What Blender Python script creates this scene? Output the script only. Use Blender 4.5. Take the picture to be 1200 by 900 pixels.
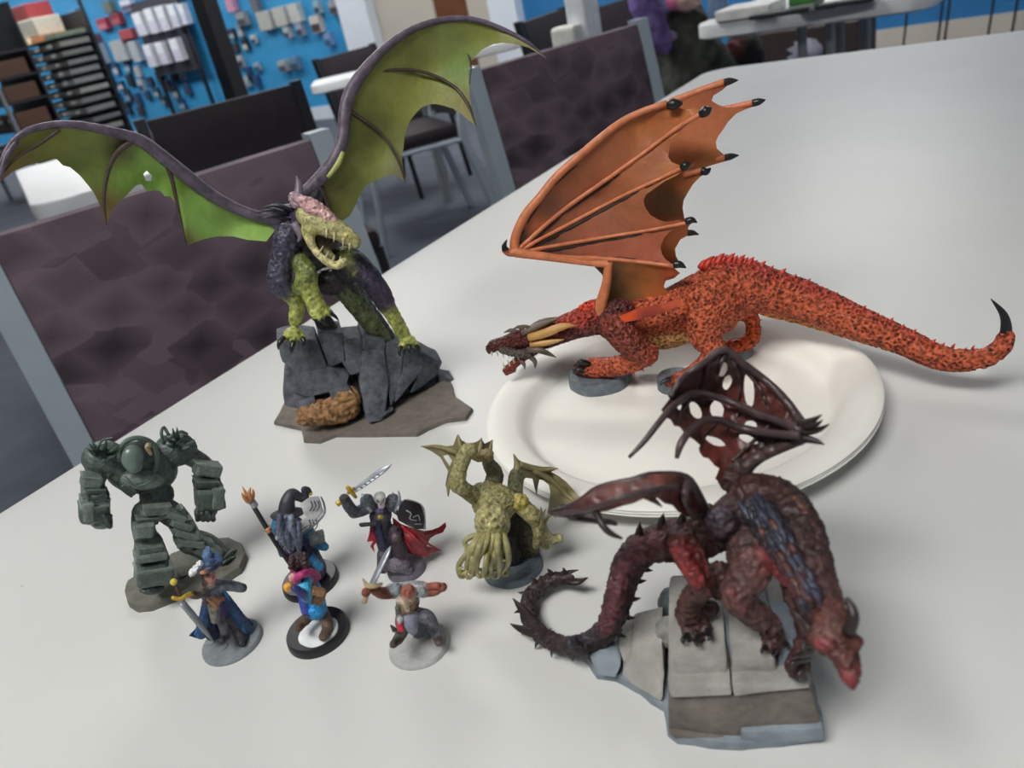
import bpy, bmesh, math, random
import numpy as np
from mathutils import Vector, Matrix, noise
from mathutils.geometry import delaunay_2d_cdt
from mathutils.bvhtree import BVHTree
for _o in list(bpy.data.objects): bpy.data.objects.remove(_o)
scene = bpy.context.scene
COL = scene.collection

# ------------------------------------------------------------ camera
F = 930.0                                   # focal length in pixels of a 1200 x 900 frame
CAM = np.array([0.0, 0.0, 0.99]); TZ = 0.74 # eye 25 cm above the table top
VP = (1000.0, 2230.0)                       # where plumb lines meet in the photograph
_d = np.array([VP[0]-600, VP[1]-450, F]); _d /= np.linalg.norm(_d)
_up = -_d; _f = np.array([0, 0, 1.0]); _f = _f-_up*_f.dot(_up); _f /= np.linalg.norm(_f)
_r = np.cross(_up, _f)
if _r[0] < 0: _r = -_r
CM = np.array([_r, _f, _up])
cd = bpy.data.cameras.new('camera'); cam = bpy.data.objects.new('camera', cd); COL.objects.link(cam)
cd.sensor_width = 36; cd.lens = F/1200*36; cd.clip_start = .01; cd.clip_end = 60
_m = Matrix.Identity(4)
for i in range(3):
    _m[i][0] = CM[i, 0]; _m[i][1] = -CM[i, 1]; _m[i][2] = -CM[i, 2]; _m[i][3] = CAM[i]
cam.matrix_world = _m
cd.dof.use_dof = True; cd.dof.focus_distance = .42; cd.dof.aperture_fstop = 13.0
scene.camera = cam

# ------------------------------------------------------------ world, light, exposure
w = bpy.data.worlds.new('room_air'); scene.world = w; w.use_nodes = True
w.node_tree.nodes['Background'].inputs[0].default_value = (.95, .97, 1, 1)
w.node_tree.nodes['Background'].inputs[1].default_value = 0.0      # closed room: all light comes from its ceiling panels
PANEL_POWER = 16.0                           # radiance of the ceiling panels
scene.view_settings.view_transform = 'Standard'; scene.view_settings.look = 'None'
scene.view_settings.exposure = 0.42; scene.view_settings.gamma = 1.0
scene.view_settings.use_curve_mapping = False

# ------------------------------------------------------------ geometry of the view (used to measure the place)
def ray(x, y):
    v = CM @ np.array([x-600, y-450, F]); return v/np.linalg.norm(v)
def at_z(x, y, z=TZ):
    r = ray(x, y); return CAM+r*((z-CAM[2])/r[2])
def depth_of(p): return (np.asarray(p)-CAM) @ CM[:, 2]

# ------------------------------------------------------------ materials
def lin(c):
    c = np.array(c, float)/255
    return tuple(np.where(c <= .04045, c/12.92, ((c+.055)/1.055)**2.4))
MATS = {}
def mat(name, col, rough=.5, metal=0, var=0, vscale=40, bump=0, bscale=200, spec=.5, kind=None, col2=None, coat=0, inv=False):
    """procedural material; col None = painted colours of the mesh ('Col')"""
    if name in MATS: return MATS[name]
    m = bpy.data.materials.new(name); m.use_nodes = True; MATS[name] = m
    nt = m.node_tree; N = nt.nodes; L = nt.links; b = N['Principled BSDF']
    b.inputs['Roughness'].default_value = rough; b.inputs['Metallic'].default_value = metal
    b.inputs['Specular IOR Level'].default_value = spec; b.inputs['Coat Weight'].default_value = coat
    tc = N.new('ShaderNodeTexCoord')
    if col is None:
        src = N.new('ShaderNodeAttribute'); src.attribute_name = 'Col'; out = src.outputs['Color']
    else:
        src = N.new('ShaderNodeRGB'); src.outputs[0].default_value = (*lin(col), 1); out = src.outputs[0]
    if kind == 'scales':                     # painted scales: dark lining, lighter centres
        v = N.new('ShaderNodeTexVoronoi'); v.inputs['Scale'].default_value = vscale; L.new(tc.outputs['Object'], v.inputs['Vector'])
        rp = N.new('ShaderNodeValToRGB'); rp.color_ramp.elements[0].position = .12; rp.color_ramp.elements[1].position = .62
        c0, c1 = ((0, 0, 0, 1), (1, 1, 1, 1)) if inv else ((1, 1, 1, 1), (0, 0, 0, 1))
        rp.color_ramp.elements[0].color = c0; rp.color_ramp.elements[1].color = c1
        L.new(v.outputs['Distance'], rp.inputs[0])
        mx = N.new('ShaderNodeMixRGB'); mx.blend_type = 'MULTIPLY'; mx.inputs[0].default_value = var
        r2 = N.new('ShaderNodeValToRGB'); r2.color_ramp.elements[0].color = (.22, .16, .15, 1); r2.color_ramp.elements[1].color = (1.2, 1.2, 1.2, 1)
        L.new(rp.outputs[0], r2.inputs[0]); L.new(out, mx.inputs[1]); L.new(r2.outputs[0], mx.inputs[2]); out = mx.outputs[0]
        if bump:
            bp = N.new('ShaderNodeBump'); bp.inputs['Strength'].default_value = bump; bp.inputs['Distance'].default_value = .0012
            L.new(rp.outputs[0], bp.inputs['Height']); L.new(bp.outputs[0], b.inputs['Normal'])
    elif kind == 'fabric':                   # woven blade pattern of the chairs
        mp = N.new('ShaderNodeMapping'); mp.inputs['Rotation'].default_value = (0, .35, .0); mp.inputs['Scale'].default_value = (1, 1, 1.45)
        L.new(tc.outputs['Object'], mp.inputs[0])
        v = N.new('ShaderNodeTexVoronoi'); v.distance = 'CHEBYCHEV'; v.inputs['Scale'].default_value = vscale; v.inputs['Randomness'].default_value = .8
        L.new(mp.outputs[0], v.inputs['Vector'])
        sp = N.new('ShaderNodeSeparateColor'); L.new(v.outputs['Color'], sp.inputs[0])
        ad = N.new('ShaderNodeMath'); ad.operation = 'MULTIPLY_ADD'; ad.inputs[1].default_value = .55
        L.new(v.outputs['Distance'], ad.inputs[2]); L.new(sp.outputs[0], ad.inputs[0])
        rp = N.new('ShaderNodeValToRGB'); e = rp.color_ramp.elements
        e[0].color = (*lin(col), 1); e[1].color = (*lin(col2), 1); e[0].position = .15; e[1].position = .95
        L.new(ad.outputs[0], rp.inputs[0]); out = rp.outputs[0]
        wv = N.new('ShaderNodeTexNoise'); wv.inputs['Scale'].default_value = 900; L.new(tc.outputs['Object'], wv.inputs['Vector'])
        bp = N.new('ShaderNodeBump'); bp.inputs['Strength'].default_value = .25; bp.inputs['Distance'].default_value = .001
        L.new(wv.outputs[0], bp.inputs['Height']); L.new(bp.outputs[0], b.inputs['Normal'])
    else:
        if var:
            n = N.new('ShaderNodeTexNoise'); n.inputs['Scale'].default_value = vscale; n.inputs['Detail'].default_value = 5; n.inputs['Roughness'].default_value = .6
            L.new(tc.outputs['Object'], n.inputs['Vector'])
            rp = N.new('ShaderNodeValToRGB'); e = rp.color_ramp.elements; e[0].position = .32; e[1].position = .68
            if col2 is not None:
                mx = N.new('ShaderNodeMixRGB'); mx.inputs[2].default_value = (*lin(col2), 1)
                e[0].color = (0, 0, 0, 1); e[1].color = (var, var, var, 1)
                L.new(n.outputs[0], rp.inputs[0]); L.new(rp.outputs[0], mx.inputs[0]); L.new(out, mx.inputs[1])
            else:
                mx = N.new('ShaderNodeMixRGB'); mx.blend_type = 'MULTIPLY'; mx.inputs[0].default_value = 1
                e[0].color = (1-var,)*3+(1,); e[1].color = (1+var,)*3+(1,)
                L.new(n.outputs[0], rp.inputs[0]); L.new(out, mx.inputs[1]); L.new(rp.outputs[0], mx.inputs[2])
            out = mx.outputs[0]
        if bump:
            n2 = N.new('ShaderNodeTexNoise'); n2.inputs['Scale'].default_value = bscale; n2.inputs['Detail'].default_value = 4
            L.new(tc.outputs['Object'], n2.inputs['Vector'])
            bp = N.new('ShaderNodeBump'); bp.inputs['Strength'].default_value = bump; bp.inputs['Distance'].default_value = .3/bscale
            L.new(n2.outputs[0], bp.inputs['Height']); L.new(bp.outputs[0], b.inputs['Normal'])
    L.new(out, b.inputs['Base Color'])
    return m
def emis(name, col, s):
    m = bpy.data.materials.new(name); m.use_nodes = True; b = m.node_tree.nodes['Principled BSDF']
    b.inputs['Emission Color'].default_value = (*col, 1); b.inputs['Emission Strength'].default_value = s
    b.inputs['Base Color'].default_value = (.9, .9, .9, 1); return m

# ------------------------------------------------------------ mesh helpers
def tag(o, label, cat, group=None, kind=None):
    if label: o['label'] = label
    if cat: o['category'] = cat
    if group: o['group'] = group
    if kind: o['kind'] = kind
    return o
def empty(name, loc, label, cat, group=None, rz=0):
    o = bpy.data.objects.new(name, None); COL.objects.link(o); o.empty_display_size = .01
    o.location = loc; o.rotation_euler.z = rz
    return tag(o, label, cat, group)
def mesh_obj(name, V, Fc, material, parent=None, cols=None, smooth=True, sharp=None, org=None):
    V = np.asarray(V, float)
    if org is not None: V = V-np.asarray(org)
    me = bpy.data.meshes.new(name)
    me.from_pydata(V.tolist(), [], [list(map(int, f)) for f in Fc]); me.validate(); me.update()
    if smooth:
        me.shade_smooth()
        if sharp: me.set_sharp_from_angle(angle=math.radians(sharp))
    if cols is not None and len(cols) == len(me.vertices):
        a = me.color_attributes.new('Col', 'FLOAT_COLOR', 'POINT')
        c4 = np.ones((len(cols), 4), np.float32); c4[:, :3] = cols; a.data.foreach_set('color', c4.ravel())
    if material: me.materials.append(material)
    o = bpy.data.objects.new(name, me); COL.objects.link(o)
    if parent: o.parent = parent
    return o
def bm_obj(name, bm, material, parent=None, smooth=False, sharp=35):
    bmesh.ops.recalc_face_normals(bm, faces=bm.faces)
    me = bpy.data.meshes.new(name); bm.to_mesh(me); bm.free()
    if smooth: me.shade_smooth(); me.set_sharp_from_angle(angle=math.radians(sharp))
    if material: me.materials.append(material)
    o = bpy.data.objects.new(name, me); COL.objects.link(o)
    if parent: o.parent = parent
    return o
def bm_box(bm, c, s, rz=0, bev=0):
    r = bmesh.ops.create_cube(bm, size=1, matrix=Matrix.Translation(c) @ Matrix.Rotation(rz, 4, 'Z') @ Matrix.Diagonal((*s, 1)))
    if bev:
        ed = list({e for v in r['verts'] for e in v.link_edges})
        bmesh.ops.bevel(bm, geom=ed, offset=bev, segments=2, affect='EDGES', profile=.5)
def box(name, c, s, material, parent=None, rz=0, bev=0):
    bm = bmesh.new(); bm_box(bm, (0, 0, 0), s, 0, bev)
    o = bm_obj(name, bm, material, parent); o.location = c; o.rotation_euler.z = rz; return o
def catmull(pts, n):
    """resample control points (any dimension) with a Catmull-Rom spline"""
    P = np.asarray(pts, float)
    if len(P) < 3: return np.array([P[0]+(P[-1]-P[0])*t for t in np.linspace(0, 1, n)])
    Q = np.vstack([2*P[0]-P[1], P, 2*P[-1]-P[-2]]); out = []
    for t in np.linspace(0, len(P)-1, n):
        i = min(int(t), len(P)-2); u = t-i; a, b, c, d = Q[i], Q[i+1], Q[i+2], Q[i+3]
        out.append(.5*((2*b)+(-a+c)*u+(2*a-5*b+4*c-d)*u*u+(-a+3*b-3*c+d)*u**3))
    return np.array(out)
def sweep_mesh(P, R, n=8, flat=1.0):
    """tube along points P with radii R; flat < 1 squashes it along its second axis"""
    P = np.asarray(P, float); V = []; Fc = []
    T = np.gradient(P, axis=0); T /= (np.linalg.norm(T, axis=1)[:, None]+1e-12)
    u = np.cross(T[0], [0, 0, 1.0])
    if np.linalg.norm(u) < .2: u = np.cross(T[0], [0, 1.0, 0])
    u /= np.linalg.norm(u)
    for i in range(len(P)):
        u = u-T[i]*u.dot(T[i]); u /= np.linalg.norm(u)+1e-12; v = np.cross(T[i], u)
        for k in range(n):
            a = 2*math.pi*k/n; V.append(P[i]+R[i]*(math.cos(a)*u+flat*math.sin(a)*v))
    for i in range(len(P)-1):
        for k in range(n):
            a = i*n+k; b = i*n+(k+1) % n; Fc.append((a, b, b+n, a+n))
    Fc.append(tuple(range(n-1, -1, -1))); Fc.append(tuple(range((len(P)-1)*n, len(P)*n)))
    return V, Fc
def join_meshes(parts):
    V = []; Fc = []
    for v, f in parts:
        o = len(V); V += list(v); Fc += [tuple(i+o for i in q) for q in f]
    return V, Fc

# ------------------------------------------------------------ smooth-union solids (numpy surface nets)
def surfnet(f, org, h):
    s = f < 0
    c = [s[dx:s.shape[0]-1+dx, dy:s.shape[1]-1+dy, dz:s.shape[2]-1+dz] for dx in (0, 1) for dy in (0, 1) for dz in (0, 1)]
    cnt = sum(x.astype(np.int8) for x in c); idx = np.argwhere((cnt > 0) & (cnt < 8))
    off = np.array([(dx, dy, dz) for dx in (0, 1) for dy in (0, 1) for dz in (0, 1)])
    val = np.stack([f[idx[:, 0]+o[0], idx[:, 1]+o[1], idx[:, 2]+o[2]] for o in off], 1)
    pos = np.zeros((len(idx), 3)); num = np.zeros(len(idx))
    for a in range(8):
        for b in range(a+1, 8):
            if np.abs(off[a]-off[b]).sum() != 1: continue
            m = (val[:, a] < 0) != (val[:, b] < 0); t = val[m, a]/(val[m, a]-val[m, b])
            pos[m] += off[a]+(off[b]-off[a])*t[:, None]; num[m] += 1
    V = org+h*(idx+pos/num[:, None])
    mp = np.full(tuple(np.array(f.shape)-1), -1, np.int32); mp[idx[:, 0], idx[:, 1], idx[:, 2]] = np.arange(len(idx))
    Q = []
    for ax in range(3):
        a0 = [slice(None)]*3; a1 = [slice(None)]*3; a0[ax] = slice(0, -1); a1[ax] = slice(1, None)
        x = s[tuple(a0)] != s[tuple(a1)]; e = np.argwhere(x); o1, o2 = [(1, 2), (2, 0), (0, 1)][ax]
        e = e[(e[:, o1] > 0) & (e[:, o2] > 0) & (e[:, o1] < f.shape[o1]-1) & (e[:, o2] < f.shape[o2]-1)]
        q = []
        for d1, d2 in ((1, 1), (0, 1), (0, 0), (1, 0)):
            k = e.copy(); k[:, o1] -= d1; k[:, o2] -= d2; q.append(mp[k[:, 0], k[:, 1], k[:, 2]])
        q = np.stack(q, 1); ins = s[e[:, 0], e[:, 1], e[:, 2]]
        q[~ins] = q[~ins][:, ::-1]; Q.append(q)
    return V, np.vstack(Q)

class Fig:
    """one miniature: an Empty at its foot; P() measures points in the upright plane through the foot, d mm nearer the camera"""
    def __init__(s, name, label, cat, bx, by, z=TZ, group=None, turn=0):
        s.B = at_z(bx, by, z); n = CAM-s.B; n[2] = 0; n /= np.linalg.norm(n)
        if turn:
            c, q = math.cos(math.radians(turn)), math.sin(math.radians(turn)); n = np.array([c*n[0]-q*n[1], q*n[0]+c*n[1], 0])
        s.n = n; s.rt = np.array([-n[1], n[0], 0])
        if s.rt @ CM[:, 0] < 0: s.rt = -s.rt
        s.up = np.array([0, 0, 1.0]); s.e = empty(name, s.B, label, cat, group); s.trees = []
    def P(s, x, y, d=0):
        r = ray(x, y); return CAM+r*(((s.B-CAM) @ s.n+d/1000)/(r @ s.n))
    def D(s, x, y, z):
        """depth offset (mm) of the point seen at x,y that lies z mm above the table"""
        return float((at_z(x, y, TZ+z/1000)-s.B) @ s.n*1000)
    def px(s, p): return depth_of(p)/F
    def pts(s, L, n=None):
        """[(x,y,d,r_px)...] -> world points and radii"""
        A = np.array([list(q)+[1]*(4-len(q)) for q in L], float)
        if n: A = catmull(A, n)
        W = np.array([s.P(*a[:3]) for a in A]); R = np.array([max(a[3], .05)*s.px(p) for a, p in zip(A, W)])
        return W, R
    def anchor(s, *objs):
        """solids that later spikes, plates and claws must grow out of"""
        s.trees = [BVHTree.FromPolygons([v.co.copy() for v in o.data.vertices], [tuple(p.vertices) for p in o.data.polygons]) for o in objs]
    def seat(s, p, r):
        """shift that brings a floating root point p down to the nearest anchor surface"""
        q = Vector(p-s.B); best = None
        for t in s.trees:
            co, no, i, d = t.find_nearest(q)
            if co is None: continue
            if (q-co).dot(no) < 0 or d < r*.5: return np.zeros(3)
            if best is None or d < best[0]: best = (d, co)
        if best is None: return np.zeros(3)
        best = np.array(best[1]-q); hit = None; dr = Vector((p-CAM)/np.linalg.norm(p-CAM)); o_ = Vector(CAM-s.B)
        for t in s.trees:
            h = t.ray_cast(q, dr)
            if h[0] is not None and (hit is None or h[3] < hit[1]): hit = (h[0], h[3])
        if hit is not None and hit[1] < .03: return np.array(hit[0]-q)
        return best
    def sweep(s, name, L, m, n=12, sides=8, flat=1., parent=None, sharp=None, hug=False):
        W, R = s.pts(L, n)
        if s.trees and hug:                  # lies along the surface it grows from
            sh = np.zeros(3)
            for i in range(len(W)):
                dr = (W[i]-CAM)/np.linalg.norm(W[i]-CAM); hs = [t.ray_cast(Vector(CAM-s.B), Vector(dr)) for t in s.trees]; hs = [h for h in hs if h[0] is not None]
                if hs:
                    h = min(hs, key=lambda h: h[3]); sh = np.array(h[0])+s.B-dr*R[i]*.35-W[i]
                W[i] = W[i]+sh
        elif s.trees: W = W+s.seat(W[0], R[0])
        V, Fc = sweep_mesh(W, R, sides, flat)
        return mesh_obj(name, V, Fc, m, parent or s.e, org=s.B, sharp=sharp)
    def ground(s, x, y, z=TZ): return at_z(x, y, z)
    def sheet(s, name, outline, ctrl, m, holes=(), thick=1.0, step=8, cols=None, parent=None, curve=True, noise_d=0):
        """thin shell with a given outline; ctrl = (x,y,d) depth points; cols = [(x,y,rgb)] paint"""
        ol = np.array(outline, float)
        ring = list(ol)
        H = [np.array(h, float) for h in holes]
        pts = [Vector(p) for p in ring]; edges = [(i, (i+1) % len(ring)) for i in range(len(ring))]
        for h in H:
            o = len(pts); pts += [Vector(p) for p in h]; edges += [(o+i, o+(i+1) % len(h)) for i in range(len(h))]
        def inside(p, poly):
            x, y = p; X = poly[:, 0]; Y = poly[:, 1]; X2 = np.roll(X, -1); Y2 = np.roll(Y, -1)
            c = ((Y > y) != (Y2 > y)) & (x < (X2-X)*(y-Y)/(Y2-Y+1e-12)+X); return c.sum() % 2 == 1
        mn = ol.min(0); mx = ol.max(0); rnd = random.Random(1)
        allb = np.vstack([ol]+H)
        for i in range(int((mx[0]-mn[0])/step)+1):
            for j in range(int((mx[1]-mn[1])/step)+1):
                p = np.array([mn[0]+(i+.5*(j % 2)+.2*rnd.random())*step, mn[1]+(j+.2*rnd.random())*step])
                if inside(p, ol) and not any(inside(p, h) for h in H) and np.min(np.linalg.norm(allb-p, axis=1)) > step*.45: pts.append(Vector(p))
        r = delaunay_2d_cdt(pts, edges, [], 0, 1e-4)
        v2 = np.array([tuple(v) for v in r[0]]); tri = []
        for f in r[2]:
            c = v2[list(f)].mean(0)
            if inside(c, ol) and not any(inside(c, h) for h in H): tri.append(tuple(f))
        C = np.array(ctrl, float)
        if len(C) > 3:
            D = np.linalg.norm(C[:, None, :2]-C[None, :, :2], axis=2); n = len(C)
            A = np.zeros((n+1, n+1)); A[:n, :n] = D; A[n, :n] = 1; A[:n, n] = 1
            wt = np.linalg.lstsq(A, np.append(C[:, 2], 0), rcond=None)[0]
            fn = lambda q: np.linalg.norm(np.asarray(q, float)[:, None]-C[None, :, :2], axis=2) @ wt[:-1]+wt[-1]
        else: fn = lambda q: np.full(len(q), C[0, 2])
        if noise_d: f0 = fn; fn = lambda q: f0(q)+np.array([noise_d*noise.noise((p[0]/12, p[1]/12, 3.1)) for p in q])
        s.depth = fn; dep = fn(v2)
        Fr = np.array([s.P(p[0], p[1], d+thick/2) for p, d in zip(v2, dep)]); Bk = np.array([s.P(p[0], p[1], d-thick/2) for p, d in zip(v2, dep)])
        n = len(v2); T = [t for t in tri]
        ec = {}
        for t in T:
            for a, b in ((t[0], t[1]), (t[1], t[2]), (t[2], t[0])): ec[(a, b)] = 1
        Fc = [tuple(t) for t in T]+[tuple(i+n for i in t[::-1]) for t in T]
        for a, b in ec:
            if (b, a) not in ec: Fc.append((a, a+n, b+n, b))
        pc = None
        if cols:
            cp = np.array([c[:2] for c in cols], float); cc = np.array([lin(c[2]) for c in cols])
            dd = np.linalg.norm(v2[:, None]-cp[None], axis=2)+2; wgt = dd**-3.; wgt /= wgt.sum(1)[:, None]; pc = wgt @ cc; pc = np.vstack([pc, pc])
        o = mesh_obj(name, np.vstack([Fr, Bk]), Fc, m, parent or s.e, cols=pc, org=s.B, sharp=60)
        bm = bmesh.new(); bm.from_mesh(o.data); bmesh.ops.recalc_face_normals(bm, faces=bm.faces); bm.to_mesh(o.data); bm.free()
        return o
    def ribs(s, name, rows, m, off=0, n=26, sides=8):
        """bones lying on the last sheet: rows of (x,y,r)"""
        for L in rows:
            A = catmull(L, n); d = s.depth(A[:, :2]); V, Fc = sweep_mesh(*s.pts([(a[0], a[1], q+off, a[2]) for a, q in zip(A, d)]), sides)
            mesh_obj(name, V, Fc, m, s.e, org=s.B)
    def disc(s, name, cx, cy, rx_px, m, h=3.0, z=None, bev=.6, parent=None, squash=1.0, ang=0, lip=0, seg=40, top_m=None, wob=0):
        """round base of the figure: radius given in pixels, height h mm, standing at height z"""
        z0 = TZ if z is None else z
        c = at_z(cx, cy, z0); r = rx_px*s.px(c); V = []; Fc = []; hh = h/1000; b = bev/1000
        prof = [(r, 0), (r, hh*.3), (r-b*.3, hh-b), (r-b, hh)]
        if lip: prof += [(r-b-lip/1000, hh), (r-b-lip/1000-.0003, hh-.0006)]
        for q, zz in prof:
            for k in range(seg):
                a = 2*math.pi*k/seg; k2 = 1+wob*noise.noise((math.cos(a)*1.7, math.sin(a)*1.7, c[0]*50)); x = q*math.cos(a)*k2; y = q*squash*math.sin(a)*k2
                V.append(c+np.array([x*math.cos(ang)-y*math.sin(ang), x*math.sin(ang)+y*math.cos(ang), zz]))
        for i in range(len(prof)-1):
            for k in range(seg): Fc.append((i*seg+k, i*seg+(k+1) % seg, (i+1)*seg+(k+1) % seg, (i+1)*seg+k))
        Fc.append(tuple(range(seg-1, -1, -1))); Fc.append(tuple(range((len(prof)-1)*seg, len(prof)*seg)))
        return mesh_obj(name, V, Fc, m, parent or s.e, org=s.B, sharp=40)

class Blob:
    """continuous body: tapered limbs and ellipsoids melted together"""
    def __init__(s, fig, vox=.6, k=1.5): s.f = fig; s.h = vox/1000; s.k = k/1000; s.pr = []; s.gr = []
    def tube(s, L, col, k=None, n=None, flat=None):
        W, R = s.f.pts(L, n or max(2, 5*(len(L)-1)) if len(L) > 2 else 2)
        s.gr.append((len(s.pr), len(s.pr)+len(W)-1, max(R)))
        for i in range(len(W)-1): s.pr.append(('c', W[i], W[i+1], R[i], R[i+1], lin(col), s.k if k is None else k/1000))
    def ball(s, x, y, d, rx, ry=None, rd=None, rot=0, col=(128, 128, 128), k=None, tilt=0):
        c = s.f.P(x, y, d); p = s.f.px(c); ry = ry or rx; rd = rd or min(rx, ry); rot = rot-math.degrees(math.atan2(VP[0]-x, VP[1]-y))
        a = math.radians(rot); u = math.cos(a)*s.f.rt+math.sin(a)*s.f.up; v = -math.sin(a)*s.f.rt+math.cos(a)*s.f.up; n = s.f.n
        if tilt: b = math.radians(tilt); v, n = math.cos(b)*v+math.sin(b)*n, -math.sin(b)*v+math.cos(b)*n
        s.gr.append((len(s.pr), len(s.pr)+1, max(rx, ry)*p))
        s.pr.append(('e', c, np.array([u, v, n]), np.array([rx, ry, rd])*p, 0, lin(col), s.k if k is None else k/1000))
    def box(s, x, y, d, rx, ry=None, rd=None, rot=0, col=(128, 128, 128), k=.3, tilt=0, yaw=0, rnd=.25):
        c = s.f.P(x, y, d); p = s.f.px(c); ry = ry or rx; rd = rd or min(rx, ry); rot = rot-math.degrees(math.atan2(VP[0]-x, VP[1]-y))
        a = math.radians(rot); u = math.cos(a)*s.f.rt+math.sin(a)*s.f.up; v = -math.sin(a)*s.f.rt+math.cos(a)*s.f.up; n = s.f.n
        if yaw: b = math.radians(yaw); u, n = math.cos(b)*u+math.sin(b)*n, -math.sin(b)*u+math.cos(b)*n
        if tilt: b = math.radians(tilt); v, n = math.cos(b)*v+math.sin(b)*n, -math.sin(b)*v+math.cos(b)*n
        s.gr.append((len(s.pr), len(s.pr)+1, max(rx, ry)*p))
        s.pr.append(('b', c, np.array([u, v, n]), np.array([rx, ry, rd])*p, rnd*min(rx, ry, rd)*p, lin(col), k/1000))
    def dist(s, q, X):
        if q[0] == 'c':
            _, a, b, ra, rb = q[:5]; ab = b-a; t = np.clip((X-a) @ ab/(ab @ ab+1e-15), 0, 1)
            return np.linalg.norm(X-a-t[..., None]*ab, axis=-1)-(ra+(rb-ra)*t)
        L = (X-q[1]) @ q[2].T
        if q[0] == 'e':
            k0 = np.linalg.norm(L/q[3], axis=-1); k1 = np.linalg.norm(L/q[3]**2, axis=-1)+1e-9; return k0*(k0-1)/k1
        w_ = np.abs(L)-(q[3]-q[4]); return np.linalg.norm(np.maximum(w_, 0), axis=-1)+np.minimum(w_.max(-1), 0)-q[4]
    def settle(s):
        """small features that would hang free are pushed back onto the larger forms"""
        for a, b, r in s.gr:
            big = [q for g in s.gr if g[2] > r*1.15 for q in s.pr[g[0]:g[1]]]
            if not big: continue
            own = s.pr[a:b]; P = np.array([q[1] for q in own]+[q[2] for q in own if q[0] == 'c'])
            rad = np.array([(q[3] if q[0] == 'c' else float(np.min(q[3]))) for q in own]+[q[4] for q in own if q[0] == 'c'])
            vd = P.mean(0)-CAM; vd = -vd/np.linalg.norm(vd); gap = lambda t: np.min(np.min([s.dist(q, P+vd*t) for q in big], 0)-rad*.35)
            rest = s.pr[:a]+s.pr[b:]
            if gap(0) <= 0 or np.min(np.min([s.dist(q, P) for q in rest], 0)-rad*.35) <= 0: continue
            st_ = min(.0008, max(.00025, float(rad.max())*.4))
            for k in range(1, int(.024/st_)):
                t = next((t for t in (-k*st_, k*st_) if gap(t) <= 0), None)
                if t is not None: break
            if t is None: continue
            for i in range(a, b):
                q = list(s.pr[i]); q[1] = q[1]+vd*t
                if q[0] == 'c': q[2] = q[2]+vd*t
                s.pr[i] = tuple(q)
    def bounds(s, q):
        if q[0] == 'c': r = max(q[3], q[4]); return np.minimum(q[1], q[2])-r, np.maximum(q[1], q[2])+r
        e = np.abs(q[2].T*q[3]).sum(1); return q[1]-e, q[1]+e
    def build(s, name, m, parent=None, rough=0, rscale=400, soft=None, floor=None, brush=.55):
        s.settle(); h = s.h; B = [s.bounds(q) for q in s.pr]; lo = np.min([b[0] for b in B], 0)-4*h; hi = np.max([b[1] for b in B], 0)+4*h
        sh = np.ceil((hi-lo)/h).astype(int)+1; f = np.full(tuple(sh), .05, np.float32)
        for q, (bl, bh) in zip(s.pr, B):
            k = q[6]; mg = k+3*h
            i0 = np.maximum(np.floor((bl-mg-lo)/h).astype(int), 0); i1 = np.minimum(np.ceil((bh+mg-lo)/h).astype(int)+1, sh)
            ax = [lo[a]+h*np.arange(i0[a], i1[a]) for a in range(3)]
            X = np.stack(np.meshgrid(*ax, indexing='ij'), -1); d = s.dist(q, X)
            sl = tuple(slice(i0[a], i1[a]) for a in range(3)); g = f[sl]
            if k > 0:
                hh = np.clip(.5+.5*(g-d)/k, 0, 1); f[sl] = g*(1-hh)+d*hh-k*hh*(1-hh)
            else: f[sl] = np.minimum(g, d)
        if floor is not None:
            zz = lo[2]+h*np.arange(sh[2]); f = np.maximum(f, (floor-zz)[None, None, :].astype(np.float32))
        V, Q = surfnet(f, lo, h)
        W = np.stack([s.dist(q, V) for q in s.pr], 1); sft = (soft/1000) if soft else 1.2*h
        W = np.exp(-np.clip((W-W.min(1)[:, None])/sft, 0, 40)); W /= W.sum(1)[:, None]
        C = W @ np.array([q[5] for q in s.pr])
        if rough:
            gx = np.gradient(f, h); ii = np.clip(((V-lo)/h).round().astype(int), 0, np.array(f.shape)-1)
            N = np.stack([g[ii[:, 0], ii[:, 1], ii[:, 2]] for g in gx], 1); N /= np.linalg.norm(N, axis=1)[:, None]+1e-9
            n1 = np.array([noise.noise(v*rscale) for v in (V-s.f.B)]); n2 = np.array([noise.noise(v*rscale*2.4) for v in (V-s.f.B)])
            dn = .75*(.55-2.4*np.abs(n1))+.45*(.55-2.4*np.abs(n2))          # creased relief
            mo = .55-2.4*np.abs(np.array([noise.noise((v[0]*rscale*1.3+7.3, v[1]*rscale*1.3+1.9, v[2]*rscale*1.3+4.1)) for v in (V-s.f.B)]))
            V = V+N*(dn*rough/1000)[:, None]; C = np.clip(C*(1+.8*brush*mo)[:, None], 0, 1)   # uneven paint, independent of the relief
        return mesh_obj(name, V, Q, m, parent or s.f.e, cols=C, org=s.f.B)
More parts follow.
